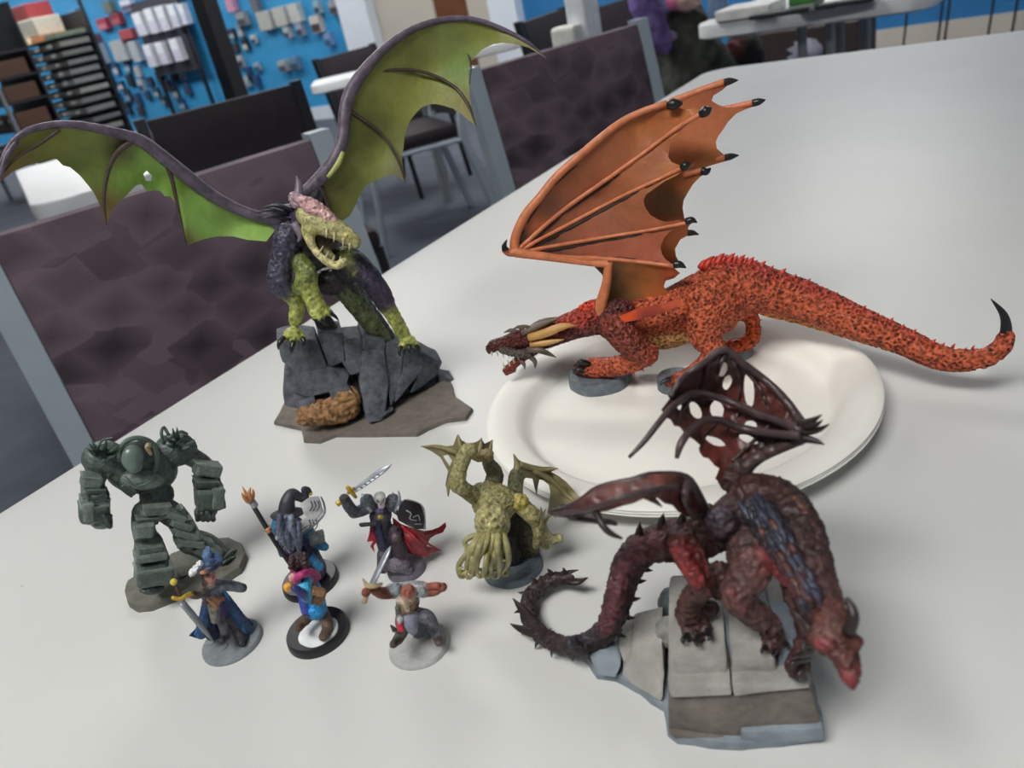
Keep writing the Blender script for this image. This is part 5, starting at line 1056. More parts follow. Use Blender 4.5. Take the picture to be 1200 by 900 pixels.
for q in ([(376, 582, 3, 1.2), (380, 592, 3, 1.2), (380, 602, 4, 1.2), (370, 614, 7, 1.2), (352, 627, 9, 1.2)], [(373, 583, 4, .8), (376, 592, 4, .8), (376, 601, 5, .8), (366, 612, 8, .8), (351, 623, 10, .8)]): wz.sweep('book_edge', q, mat('grey_edge_paint', (150, 150, 156), .5), 16, 6)
b = Blob(wz, .3, .4); b.box(371, 630, 6, 9, 8, 3, rot=10, col=(112, 120, 120)); b.ball(368, 631, 12, 4, 4, 2, col=(150, 158, 156)); b.build('tome', M_cloth, rough=.15, rscale=900)
wz.sweep('staff', [(297, 593, 12, 3), (318, 628, 12, 3), (334, 652, 10, 3), (345, 668, 8, 2.8), (350, 677, 8, 2.6)], mat('dark_staff_paint', (46, 40, 40), .5), 12, 8)
wz.sweep('staff_band', [(295, 587, 12, 4.2), (299, 593, 12, 4.2)], M_steelp, 5, 10); wz.sweep('staff_band', [(313, 618, 12.4, 3.8), (316, 623, 12.4, 3.8)], mat('copper_paint', (196, 140, 100), .4, metal=.3), 4, 10)
for q in ([(294, 588, 12, 3.5), (289, 580, 12, 2.5), (284, 570, 11, .5)], [(294, 586, 13, 3), (292, 577, 14, 2), (294, 571, 14, .5)], [(295, 586, 12, 3), (297, 578, 12, 2), (296, 573, 12, .5)], [(292, 588, 13, 3), (286, 583, 14, 2), (283, 577, 14, .5)]): wz.sweep('staff_flame', q, mat('copper_flame_paint', (204, 142, 96), .45, metal=.2), 6, 6)

# ---------------------------------------------------------------- skull faced knight
kn = Fig('skull_knight_figure', 'skull headed knight figurine with raised sword, black shield and red cape', 'figurine', 474, 668)
kn.disc('base', 477, 668, 23, mat('purple_grey_base_paint', (104, 100, 112), .6, var=.3, vscale=200, bump=.8, bscale=300), h=4.0, bev=1.0)
AR = (92, 94, 106); ARd = (54, 52, 66)
b = Blob(kn, .32, .6)
b.ball(446, 604, 2, 13, 16, 9, col=(74, 70, 86)); b.tube([(448, 616, 2, 11), (452, 636, 2, 10), (456, 652, 2, 9)], ARd); b.tube([(462, 622, 4, 8), (468, 640, 6, 8), (470, 656, 6, 7)], (66, 52, 62)); b.ball(464, 630, 10, 6, 6, 5, col=(92, 78, 84)); b.tube([(450, 650, 4, 8), (450, 664, 5, 8)], (78, 74, 84))
b.tube([(434, 592, 2, 8), (424, 598, 4, 6.5), (415, 601, 6, 6)], AR); b.tube([(415, 601, 6, 6), (408, 592, 8, 6), (404, 584, 9, 5)], (84, 88, 94)); b.ball(403, 584, 10, 5.5, 5, 5, col=(64, 62, 66)); b.ball(430, 587, 4, 8, 9, 7, col=(104, 108, 118))
b.ball(460, 588, 4, 9, 10, 7, col=(110, 114, 124)); b.tube([(464, 594, 4, 7), (476, 604, 6, 6)], AR)
b.tube([(442, 612, 10, 3), (450, 638, 10, 3)], (46, 50, 84)); b.ball(446, 606, 10, 2.6, 2.6, 2, col=(206, 182, 60)); b.tube([(423, 615, 6, 2.4), (440, 614, 8, 2.4)], (48, 48, 44))
b.ball(446, 598, 7, 5, 5, 4, col=(110, 90, 130)); b.tube([(450, 660, 8, 5), (478, 668, 8, 6)], (112, 104, 116)); b.ball(466, 662, 8, 14, 9, 8, col=(120, 112, 124))
kbody = b.build('body', M_mini, rough=.3, rscale=900)
b = Blob(kn, .28, .5); b.ball(445, 583, 7, 7, 7.6, 7, col=(206, 204, 200)); b.ball(447, 592, 9, 4.4, 4.4, 4, col=(176, 170, 168)); b.ball(442.5, 587, 13, 1.7, 1.7, 1.2, col=(40, 36, 40)); b.ball(448.5, 587, 13, 1.7, 1.7, 1.2, col=(40, 36, 40)); b.ball(446, 590.5, 13.4, 1, 1.3, 1, col=(50, 44, 46)); b.build('skull', M_cloth)
kn.anchor(kbody)
for q in ([(462, 600, 10, 4), (468, 586, 10, 4), (467, 575, 8, 2)], [(456, 598, 11, 3), (462, 584, 11, 3.6), (460, 576, 9, 1.5)], [(434, 600, 9, 3), (428, 590, 9, 3.6), (424, 578, 7, 1)]): kn.sweep('pauldron_spike', q, M_steelp, 7, 6, flat=.5)
kn.trees = []
kshield = kn.sheet('shield', [(468, 590), (474, 586), (484, 588), (492, 591), (497, 598), (498, 612), (497, 620), (488, 620), (478, 616), (467, 610), (464, 600)], [(468, 590, 6), (497, 598, 4), (497, 620, 6), (466, 608, 9), (482, 604, 10)], mat('black_shield_paint', (40, 34, 38), .4, var=.3, vscale=200), thick=1.6, step=5)
kn.sweep('shield_rim', [(466, 598, 9, 1.4), (469, 590, 7, 1.4), (475, 586, 6, 1.4), (485, 588, 5, 1.4), (493, 592, 5, 1.4), (497, 600, 5, 1.4), (498, 620, 7, 1.4)], M_steelp, 24, 7)
kn.anchor(kshield)
for q in ([(476, 598, 12, .8), (482, 602, 12, .8), (480, 608, 12, .8), (488, 610, 11, .8)], [(484, 606, 12, .8), (490, 604, 11, .8), (492, 610, 10, .8)], [(486, 614, 11, .8), (494, 614, 10, .8)]): kn.sweep('shield_rune', q, M_steelp, 9, 5, hug=True)
kn.trees = []
M_cape = mat('red_cape_paint', (142, 32, 42), .45, var=.4, vscale=150, bump=.4, bscale=300)
kcape = kn.sheet('cape', [(460, 606), (470, 614), (482, 618), (497, 622), (506, 621), (514, 618), (522, 612), (523, 617), (519, 624), (510, 627), (504, 631), (500, 640), (508, 642), (518, 645), (510, 647), (504, 648), (503, 653), (490, 652), (478, 648), (470, 640), (462, 626)], [(460, 606, 2), (497, 622, -2), (522, 614, -6), (518, 645, 0), (503, 653, 4), (478, 648, 4), (485, 632, 9), (465, 625, 2)], M_cape, thick=1.3, step=5, noise_d=1.5)
kn.sheet('cape', [(434, 612), (440, 618), (444, 632), (438, 640), (439, 648), (434, 640), (437, 634), (430, 635), (433, 624)], [(434, 612, 0), (440, 618, 1), (439, 648, 4), (430, 635, 3)], M_cape, thick=1.3, step=5)
kn.anchor(kcape)
for q in ([(470, 616, 8, 1.6), (486, 630, 11, 1.8), (500, 648, 6, 1)], [(478, 618, 6, 1.6), (494, 628, 6, 1.8), (512, 624, -2, 1)], [(466, 622, 8, 1.6), (478, 638, 11, 1.8), (486, 650, 7, 1)], [(484, 622, 6, 1.4), (500, 636, 5, 1.6), (516, 645, 1, .8)]): kn.sweep('cape_fold', q, mat('bright_red_paint', (168, 44, 54), .45), 10, 6, hug=True)
kn.trees = []
kblade = kn.sweep('sword_blade', [(415, 575, 10, 6), (428, 566, 9, 6.6), (444, 554, 8, 7.4), (452, 549, 8, 5.4), (459, 544, 7, .8)], M_steelp, 10, 8, flat=.28)
kn.anchor(kblade)
for t in range(5): kn.sweep('sword_rune', [(422+5*t, 571-3.6*t, 12.2, .9), (425+5*t, 572-3.8*t, 12.2, .9)], mat('ink_paint', (70, 70, 78)), 3, 5, hug=True)
kn.trees = []
kn.sweep('sword_guard', [(406, 570, 10, 2), (411, 575, 11, 3), (417, 583, 10, 2)], M_gold, 8, 7); kn.sweep('sword_guard', [(408, 578, 10, 2), (414, 572, 11, 2)], M_gold, 5, 7)
kn.sweep('sword_pommel', [(400, 587, 10, 3), (395, 591, 10, 3.6)], M_gold, 4, 8)

# ---------------------------------------------------------------- bald barbarian
br = Fig('barbarian_figure', 'bald brown skinned barbarian figurine with arms spread and raised pale sword', 'figurine', 492, 756)
br.disc('base', 492, 757, 37, mat('pale_grey_base_paint', (176, 176, 174), .7, var=.15, vscale=200, bump=.8, bscale=300), h=2.4, bev=.8, wob=.03)
SKB = (124, 70, 56); SKl = (158, 92, 76); BD = (170, 140, 116); GY = (112, 114, 122)
b = Blob(br, .32, .6)
b.ball(478, 706, 0, 14, 16, 9, col=BD); b.ball(480, 722, 0, 13, 11, 9, col=(124, 108, 98)); b.tube([(458, 692, 0, 8), (470, 692, 2, 9), (490, 690, 2, 9), (498, 692, 0, 8)], (168, 172, 176))
b.tube([(460, 694, 1, 7), (448, 695, 4, 6.5), (438, 691, 8, 5)], SKB); b.ball(429, 694, 10, 5.5, 6, 5, col=SKB); b.tube([(498, 692, 1, 6.5), (508, 691, 3, 7), (516, 688, 5, 5)], SKl); b.ball(519, 688, 6, 5, 5.5, 5, col=SKB); b.tube([(496, 688, 2, 4), (512, 686, 6, 4)], (150, 84, 70))
b.tube([(471, 726, 2, 8), (472, 738, 4, 7), (466, 750, 8, 5.5)], (86, 84, 74)); b.tube([(466, 750, 8, 5.5), (461, 755, 13, 4.6)], (74, 66, 62)); b.tube([(490, 720, 3, 8), (502, 724, 6, 7.5), (509, 738, 6, 6), (513, 748, 8, 5)], GY); b.tube([(513, 748, 8, 5), (514, 754, 13, 4)], (84, 70, 66))
b.tube([(462, 738, 8, 3), (458, 733, 9, 1)], (90, 82, 70)); b.ball(497, 720, 11, 6, 5, 4, rot=-20, col=(150, 152, 154)); b.ball(505, 738, 10, 4, 6, 4, col=(70, 62, 60))
b.ball(478, 693, 8, 8.4, 9, 8, col=SKl); b.ball(478, 702, 9, 9, 7, 7, col=BD); b.tube([(474, 706, 12, 4), (478, 716, 12, 2)], (190, 168, 146))
b.ball(475, 692, 15, 1.2, 1, 1, col=(30, 20, 20)); b.ball(481.5, 692, 15, 1.2, 1, 1, col=(30, 20, 20)); b.ball(478.5, 696, 16, 1.5, 2.2, 1.6, col=(146, 84, 68)); b.ball(478.5, 700.5, 15.5, 3, .9, 1, col=(90, 46, 42))
b.ball(463, 690, 4, 8, 8, 6, col=(172, 182, 190)); b.ball(490, 692, 6, 8, 8, 6, col=(190, 194, 196)); b.ball(470, 703, 8, 6, 6, 5, col=(196, 188, 176))
b.tube([(466, 712, 8, 3), (468, 726, 10, 4)], (96, 100, 86)); b.ball(469, 726, 11, 3.4, 3.4, 3, col=(200, 200, 200)); b.tube([(468, 731, 11, 3.4), (470, 737, 11, 4)], (190, 40, 60))
b.build('body', M_mini, rough=.22, rscale=900)
br.sheet('kilt', [(473, 722), (484, 720), (492, 722), (490, 732), (489, 742), (484, 745), (478, 741), (474, 734)], [(473, 722, 10), (492, 722, 10), (489, 742, 12), (476, 740, 12), (483, 732, 14)], mat('slate_cloth_paint', (128, 132, 150), .6, var=.25, vscale=200), thick=2, step=5)
br.sheet('kilt_tail', [(490, 726), (502, 728), (508, 738), (500, 746), (490, 749), (484, 747)], [(490, 726, 2), (502, 728, 0), (508, 738, -2), (488, 748, 4)], mat('grey_cloth_paint', (100, 104, 112), .6, var=.25, vscale=200), thick=2, step=5)
br.sweep('sword_blade', [(436, 685, 10, 5), (444, 668, 8, 5.4), (452, 652, 6, 5), (456, 644, 5, 3), (458, 640, 5, .5)], M_steelp, 10, 6, flat=.3)
br.sweep('sword_guard', [(425, 678, 9, 1), (430, 686, 10, 3), (438, 687, 11, 3), (448, 684, 10, 1.6)], mat('tan_horn_paint', (176, 154, 120), .5, var=.2, vscale=200), 9, 7)
br.sweep('sword_grip', [(430, 696, 10, 2.6), (427, 705, 9, 3.6)], mat('tan_horn_paint', None), 4, 7)

# ---------------------------------------------------------------- tentacled horror
ct = Fig('tentacled_horror', 'olive green winged tentacle faced monster figurine leaning forward over a bluish base', 'figurine', 598, 664)
ct.disc('base', 602, 665, 36, mat('blue_grey_base_paint', (104, 114, 124), .65, var=.25, vscale=160, bump=.8, bscale=260), h=3.2, bev=1.0, wob=.06)
OG = (146, 139, 94); OGl = (170, 162, 116); OGd = (108, 106, 76)
b = Blob(ct, .4, .9)
b.ball(580, 590, 4, 27, 24, 19, rot=-10, col=OG); b.ball(577, 612, 16, 21, 25, 18, rot=8, col=OGl); b.ball(572, 576, -2, 22, 12, 12, col=OG); b.ball(596, 586, 0, 15, 14, 13, col=OGd)
b.tube([(556, 582, 4, 9), (542, 572, 8, 8), (536, 566, 8, 8.5), (540, 546, 6, 8), (546, 530, 4, 8)], OG); b.ball(550, 528, 4, 10, 9, 8, col=OG); b.tube([(576, 572, -6, 10), (580, 556, -10, 9), (572, 542, -8, 7)], (104, 104, 76)); b.ball(570, 534, -4, 9, 9, 7, col=(138, 124, 84))
b.tube([(604, 584, -4, 8), (604, 566, -8, 8), (606, 556, -10, 8)], OGd); b.ball(609, 589, 6, 11, 12, 9, col=(164, 150, 76))
b.tube([(610, 592, 4, 9), (622, 602, 8, 9), (630, 612, 8, 8), (634, 624, 8, 8.5)], OG); b.tube([(634, 624, 8, 8), (646, 632, 8, 5), (656, 630, 8, 4.5)], OGl); b.tube([(632, 628, 10, 6), (640, 640, 8, 4)], OG); b.tube([(630, 626, 12, 5), (628, 640, 12, 3.6)], OG)
b.tube([(606, 608, -8, 14), (612, 630, -6, 16), (618, 648, -4, 14)], (66, 60, 50)); b.tube([(596, 628, 0, 12), (600, 650, 2, 14)], (48, 46, 46)); b.tube([(616, 620, 4, 5), (626, 648, 8, 5)], (84, 78, 58))
rnd = random.Random(8)
for i in range(26):
    a = rnd.uniform(0, 6.28); q = rnd.random()**.5; b.ball(577+17*q*math.cos(a), 606+20*q*math.sin(a), 33-12*q, 2, 2, 1.6, col=rnd.choice([(100, 96, 56), (188, 182, 124)]))
for s_ in (-1, 1): b.ball(577+s_*12, 618, 31, 2.6, 2, 2, col=(60, 50, 30))
cbody = b.build('body', M_mini, rough=.5, rscale=500)
ct.anchor(cbody)
for i in range(11):
    t = (i-5)/5; x0 = 576+t*14; 
    q = [(x0, 626, 30-6*abs(t), 4.2), (x0+t*8-4+rnd.uniform(-3, 3), 642, 36-8*abs(t)+rnd.uniform(-4, 3), 4.2), (x0+t*12-8+rnd.uniform(-4, 4), 658+rnd.uniform(-3, 3), 36-10*abs(t)+rnd.uniform(-4, 3), 3.6), (x0+t*10-12+rnd.uniform(-3, 3), 672+rnd.uniform(-6, 4), 30-8*abs(t), 2.6)]
    e_x, e_y, e_d = q[-1][:3]; s_ = -1 if i % 2 else 1
    q += [(e_x+s_*5, e_y+3, e_d, 2.4), (e_x+s_*7, e_y-3, e_d, 2), (e_x+s_*3, e_y-5, e_d, 1.2)]
    ct.sweep('tentacle', q, mat('olive_tentacle_paint', (162, 155, 106), .45, var=.25, vscale=250, bump=.5, bscale=500), 26, 8)
for q in ([(560, 632, 22, 4), (548, 634, 22, 3.4), (541, 640, 22, 3), (545, 646, 23, 2.4), (551, 643, 23, 1.6)], [(560, 640, 24, 4), (548, 648, 24, 3.2), (540, 654, 24, 3), (544, 660, 24, 2.4), (550, 656, 24, 1.6)], [(562, 650, 26, 4), (552, 660, 26, 3.4), (546, 668, 26, 3), (551, 676, 26, 2.4), (557, 671, 26, 1.6)], [(588, 638, 22, 4), (596, 646, 24, 3.4), (596, 656, 24, 3), (589, 658, 24, 2.2), (588, 652, 24, 1.6)]): ct.sweep('tentacle', q, MATS['olive_tentacle_paint'], 20, 8)
ct.trees = []
M_cwg = mat('olive_wing_paint', None, .5, var=.25, vscale=160, bump=.6, bscale=300)
ct.sheet('wing_membrane', [(493, 523), (509, 521), (522, 523), (531, 522), (536, 509), (541, 516), (549, 520), (558, 518), (564, 514), (568, 520), (576, 516), (575, 530), (577, 540), (568, 541), (560, 542), (552, 538), (545, 545), (540, 556), (532, 560), (528, 570), (526, 581), (522, 568), (525, 552), (520, 543), (516, 536), (506, 529)], [(493, 523, -8), (536, 510, -10), (576, 516, -12), (577, 540, -10), (526, 580, 2), (540, 535, -6), (560, 530, -8)], M_cwg, thick=1.4, step=6, holes=[[(519, 534), (525, 533), (530, 540), (527, 546)]], noise_d=1.5, cols=[(493, 523, (110, 100, 80)), (536, 510, (130, 120, 90)), (540, 530, OG), (576, 518, (120, 110, 84)), (526, 578, (90, 84, 66)), (560, 530, (150, 134, 92))])
ct.sheet('wing_membrane', [(602, 532), (607, 538), (613, 542), (624, 545), (636, 547), (646, 547), (654, 549), (646, 553), (655, 558), (664, 565), (672, 574), (679, 584), (684, 594), (676, 597), (660, 595), (648, 600), (642, 598), (644, 585), (645, 576), (643, 568), (637, 563), (632, 562), (630, 572), (629, 581), (626, 570), (624, 561), (616, 560), (610, 566), (604, 558), (606, 548)], [(602, 532, -14), (654, 549, -16), (684, 594, -10), (642, 598, -6), (604, 560, -10), (640, 556, -22), (664, 580, -20)], M_cwg, thick=1.4, step=6, holes=[ell(659, 574, 4, 2, 20, 8), ell(660, 592, 7, 2.2, -8, 10)], noise_d=1.2, cols=[(602, 532, (126, 112, 84)), (620, 550, (140, 126, 84)), (650, 565, (146, 134, 92)), (675, 585, (130, 120, 86)), (644, 590, (110, 102, 74)), (629, 578, (66, 64, 56))])
for q in ([(604, 560, -8, 5), (606, 545, -12, 4), (602, 532, -13, .6)], [(608, 544, -12, 4), (630, 550, -17, 4), (654, 549, -15, .6)], [(624, 550, -16, 4), (645, 562, -18, 4), (664, 580, -18, 3), (682, 594, -9, 2)], [(493, 523, -7, .6), (515, 524, -7, 3), (540, 532, -4, 4)], [(537, 509, -8, .6), (539, 520, -6, 3), (544, 534, -3, 4)], [(525, 582, 3, .6), (526, 568, 2, 3), (532, 556, 2, 4)], [(564, 513, -9, .6), (563, 524, -7, 3), (558, 536, -4, 3)], [(577, 515, -11, .6), (574, 528, -8, 3), (570, 540, -6, 4)]):
    ct.sweep('wing_bone', q, mat('olive_bone_paint', (132, 124, 84), .45, var=.25, vscale=200), 10, 7)
ct.anchor(cbody)
for q in ([(634, 620, 16, 3), (636, 604, 18, 2), (640, 596, 18, .5)], [(630, 612, 16, 3), (634, 600, 18, 2), (634, 594, 18, .5)], [(638, 612, 14, 3), (644, 604, 14, 2), (652, 602, 14, .5)]): ct.sweep('arm_spike', q, MATS['olive_bone_paint'], 6, 6)
# ============================================================ SHOP FITTINGS BY THE FAR WALL
_pm = {}
HUNG = []
ORD_ = ['top', 'second', 'third', 'fourth', 'fifth', 'sixth', 'seventh', 'eighth', 'ninth', 'tenth', 'eleventh']
def pmat(c, r=.5):
    k_ = tuple(c)
    if k_ not in _pm: _pm[k_] = mat('pack_%d_%d_%d' % k_, c, r, var=.12, vscale=25)
    return _pm[k_]
def wall_box(name, x0, y0, x1, y1, c, label, cat, group, o=0, dep=.05, header=None):
    """pack hanging on / standing in front of the far wall"""
    p = W((x0+x1)/2, (y0+y1)/2, o+dep/2); s_ = depth_of(p)/F; w_, h_ = (x1-x0)*s_*1.05, (y1-y0)*s_*1.02
    if o == 0:                               # keep packs on the wall clear of each other
        s0, z0 = ws(p), p[2]; free = lambda s_, z_: all(abs(s_-q[0]) > (w_+q[2])/2+.002 or abs(z_-q[1]) > (h_+q[3])/2+.002 for q in HUNG)
        for k_ in range(400):
            t_ = k_*2.4; rr = .004*math.sqrt(k_)*2
            if free(s0+rr*math.cos(t_), z0+rr*math.sin(t_)): p = p+WD*rr*math.cos(t_)+np.array([0, 0, rr*math.sin(t_)]); break
        HUNG.append((ws(p), p[2], w_, h_))
    e_ = empty(name, (p[0], p[1], p[2]-h_/2), label, cat, group, WROT)
    bm = bmesh.new(); bm_box(bm, (0, 0, h_/2), (w_, dep, h_), 0, min(.004, w_/8)); bm_obj('carton', bm, pmat(c), e_)
    if header: box('front_panel', (0, -dep/2-.001, h_*.3), (w_*.86, .004, h_*.45), pmat(header), e_)
    return e_
HG = 'packs hanging on the blue slat wall'
dark = [(44, 50, 70), (38, 70, 110), (60, 62, 72), (30, 36, 48)]
lite = [(170, 176, 180), (150, 168, 186), (120, 140, 160), (190, 190, 188)]
CN = dict(zip(dark+lite, ['navy', 'deep blue', 'charcoal', 'black', 'silver', 'pale blue', 'steel blue', 'off-white']))
rnd = random.Random(3)
# small packs right of the big rack and around the pillar
for x, y in [(125, 82), (136, 80), (150, 78), (162, 84), (120, 98), (131, 96), (142, 100), (153, 94), (166, 100), (176, 96), (128, 114), (140, 116), (150, 110), (162, 116), (174, 112), (184, 108), (136, 130), (150, 128), (165, 128), (188, 92), (196, 100), (205, 92), (214, 88), (206, 108), (220, 104), (192, 118), (212, 118), (272, 40), (282, 36), (276, 56), (288, 52), (298, 46), (270, 74), (282, 72), (292, 84), (302, 78), (278, 92), (290, 96), (300, 94), (268, 60)]:
    w_, h_ = rnd.uniform(7, 10), rnd.uniform(9, 14); c1 = dark[rnd.randrange(4)] if rnd.random() < .55 else lite[rnd.randrange(4)]; c2 = lite[rnd.randrange(4)] if rnd.random() < .5 else dark[rnd.randrange(4)]
    wall_box('hanging_pack', x-w_/2, y-h_/2, x+w_/2, y+h_/2, c1, 'tiny %s pack with %s front hung on the blue slat wall' % (CN[c1], CN[c2]), 'pack', HG, 0, .04, c2)
for x, y, w_, h_, c, hd, lab in [(122, 28, 18, 12, (170, 60, 80), (196, 120, 130), 'crimson carton on the slat wall above the pale grey cartons'), (138, 22, 16, 12, (140, 50, 62), (180, 90, 100), 'dark red carton on the slat wall beside a crimson carton'), (150, 40, 24, 10, (176, 76, 84), None, 'flat pinkish red carton on the slat wall by the white cartons'), (108, 46, 26, 9, (120, 80, 92), None, 'flat maroon carton on the slat wall over the pale cartons'),
                           (118, 66, 26, 22, (160, 174, 184), None, 'wide pale grey carton on the slat wall'), (142, 62, 24, 22, (176, 182, 184), None, 'pale silver carton on the slat wall'), (160, 60, 14, 22, (178, 184, 192), None, 'narrow pale blue carton on the slat wall'), (90, 20, 14, 16, (110, 160, 190), (60, 70, 84), 'light blue pack on the slat wall near the cream bin'), (128, 8, 14, 12, (108, 118, 110), None, 'grey green pack high on the slat wall'), (150, 6, 20, 12, (212, 216, 230), (90, 90, 120), 'white and violet pack high on the slat wall'),
                           (312, 24, 20, 20, (180, 182, 176), None, 'beige shelf card beside the grey packs'), (330, 19, 18, 20, (186, 188, 182), None, 'middle beige shelf card of the row'), (347, 15, 16, 20, (190, 192, 188), None, 'beige shelf card at the end of the row'), (338, 38, 8, 12, (176, 186, 190), (70, 74, 90), 'tiny silver pack hung under the beige cards'), (353, 32, 9, 14, (150, 160, 180), (60, 62, 80), 'tiny grey blue pack beside the beige cards'), (372, 28, 15, 18, (196, 190, 184), (64, 48, 52), 'cream and dark brown pack on the slat wall'), (373, 10, 8, 14, (150, 176, 186), (60, 66, 70), 'slim pale pack above the cream and brown pack'), (386, 46, 9, 14, (120, 150, 190), (60, 80, 120), 'blue pack hung low beside the white pillar'), (394, 8, 16, 14, (150, 150, 154), (60, 60, 66), 'grey pack high beside the white pillar'), (333, 77, 12, 12, (160, 166, 164), (70, 74, 84), 'grey boxed pack on the bare blue panel'), (347, 74, 11, 14, (96, 130, 160), (60, 70, 90), 'slate blue pack on the bare blue panel'), (285, 22, 14, 14, (150, 152, 156), (70, 72, 80), 'grey pack beside the black pillar'), (272, 6, 12, 14, (206, 150, 176), None, 'pink pack beside the black pillar'), (300, 8, 10, 16, (110, 110, 120), None, 'dark grey pack over the beige cards')]:
    wall_box('shelf_pack', x-w_/2, y-h_/2, x+w_/2, y+h_/2, c, lab, 'pack', 'larger packs on the slat wall', 0, .07, hd)
# dark display board with white cartons
p = W(195, 42, .10); s_ = depth_of(p)/F
e_ = empty('display_board', (p[0], p[1], 0), 'dark grey display board carrying white cartons', 'display board', None, WROT)
box('board', (0, 0, p[2]), (88*s_, .03, 82*s_), mat('charcoal_board', (52, 54, 66), .6, var=.15, vscale=10), e_)
box('board_post', (-40*s_, 0, p[2]/2), (.04, .03, p[2]), M_black, e_); box('board_post', (40*s_, 0, p[2]/2), (.04, .03, p[2]), M_black, e_)
for q_, (x, y, w_, h_) in enumerate([(166, 28, 14, 24), (180, 24, 13, 26), (193, 21, 13, 26), (206, 18, 11, 24), (217, 16, 9, 22), (178, 65, 12, 24), (192, 62, 12, 24), (209, 58, 14, 24)]):
    wall_box('white_carton', x-w_/2, y-h_/2, x+w_/2, y+h_/2, (228, 232, 240), 'white carton in the %s row of the dark display board, %s from the black pillar' % (('upper', ORD_[5-q_] if q_ < 4 else 'first') if q_ < 5 else ('lower', ['third', 'second', 'first'][q_-5])), 'carton', 'white cartons on the display board', .115, .08, (206, 206, 224))
# big rack of flat boxes
M_rack = mat('dark_rack_metal', (40, 40, 44), .5, var=.1, vscale=20)
rp = W(78, 100, 1.1); s_ = depth_of(rp)/F
rk = empty('display_rack', (rp[0], rp[1], 0), 'tall dark rack of sloping shelves filled with flat grey boxes', 'rack', None, WROT)
rw = 112*s_
for sx in (-1, 1):
    box('post', (sx*rw/2, .2, .8), (.03, .03, 1.6), M_rack, rk)
box('back_panel', (0, .215, .75), (rw, .01, 1.5), M_rack, rk)
zrow = []
for i in range(11):
    z_ = W(78, 42+11.5*i, 1.1)[2]; zrow.append(z_)
    box('shelf', (0, 0, z_-.012), (rw, .42, .012), M_rack, rk)
rnd = random.Random(11)
for i, z_ in enumerate(zrow[:]):
    for k_ in range(4):
        if i == 0: c = [(236, 236, 226), (240, 226, 190), (226, 150, 90), (120, 130, 110)][k_]
        else: g = rnd.randint(120, 176); c = (g, g-2, g-rnd.randint(2, 12))
        w_ = rw/4*.9; h_ = rnd.uniform(.042, .054); t_ = (k_-1.5)*rw/4
        c_ = (rp[0]+WD[0]*t_, rp[1]+WD[1]*t_, z_-.006)
        e_ = empty('flat_box', c_, ['white', 'cream', 'orange', 'olive grey'][k_]+' card box on the top shelf of the dark rack' if i == 0 else 'flat grey box on the %s shelf of the dark rack, %s from the brown rack' % (ORD_[i], ['first', 'second', 'third', 'fourth'][k_]), 'box', 'bright boxes on the rack top' if i == 0 else 'flat boxes on the dark rack', WROT)
        bm = bmesh.new(); bm_box(bm, (0, rnd.uniform(-.03, .0), h_/2), (w_, .34, h_), 0, .004); bm_obj('carton', bm, pmat(c, .55), e_)
        if i: box('label_strip', (-w_*.2, -.205, h_/2), (w_*.35, .004, h_*.6), pmat((196, 196, 190)), e_)
e_ = empty('cream_bin', (*(rp[:2]+WD[:2]*-.12+WN[:2]*.0), zrow[0]+.05), 'cream plastic bin standing on top of the dark rack', 'bin', None, WROT)
bm = bmesh.new(); bm_box(bm, (0, 0, .09), (rw*.55, .3, .17), 0, .01); bm_obj('bin_body', bm, pmat((186, 184, 172)), e_)
e_2 = empty('red_carton', (*(rp[:2]+WD[:2]*-.16), zrow[0]+.225), 'red carton lying on the cream bin', 'carton', None, WROT)
bm = bmesh.new(); bm_box(bm, (0, 0, .07), (rw*.5, .28, .14), 0, .006); bm_obj('carton', bm, pmat((150, 60, 62)), e_2)
# nearer rack at the left with brown boxes and a grey metal upright
p2 = W(22, 95, 2.3); s2 = depth_of(p2)/F
rk2 = empty('brown_rack', (p2[0], p2[1], 0), 'dark rack with a grey metal upright holding brown boxes', 'rack', None, WROT)
box('upright', (0, -.2, .8), (.03, .03, 1.6), M_steel, rk2); box('upright', (-.7, -.2, .8), (.03, .03, 1.6), M_steel, rk2)
box('back_panel', (-.35, .2, .8), (.7, .02, 1.6), M_rack, rk2)
for z_ in (.35, .6, .82, 1.02, 1.22): box('shelf', (-.35, 0, z_), (.7, .4, .02), M_rack, rk2)
for z_ in (.36, .61, .83, 1.03):
    for k_ in range(3):
        t_ = -.12-.22*k_; c_ = (p2[0]+WD[0]*t_, p2[1]+WD[1]*t_, z_)
        e_ = empty('brown_box', c_, 'brown box on the %s shelf of the brown rack, %s from the metal upright' % ({.36: 'lowest', .61: 'second lowest', .83: 'third lowest', 1.03: 'highest'}[z_], ['first', 'second', 'third'][k_]), 'box', 'brown boxes on the left rack', WROT)
        bm = bmesh.new(); bm_box(bm, (0, 0, .065), (.19, .3, .13), 0, .005); bm_obj('carton', bm, pmat([(92, 62, 46), (70, 52, 46), (110, 76, 52)][k_]), e_)
        box('label_strip', (.0, -.152, .08), (.10, .004, .03), pmat((200, 200, 196)), e_)
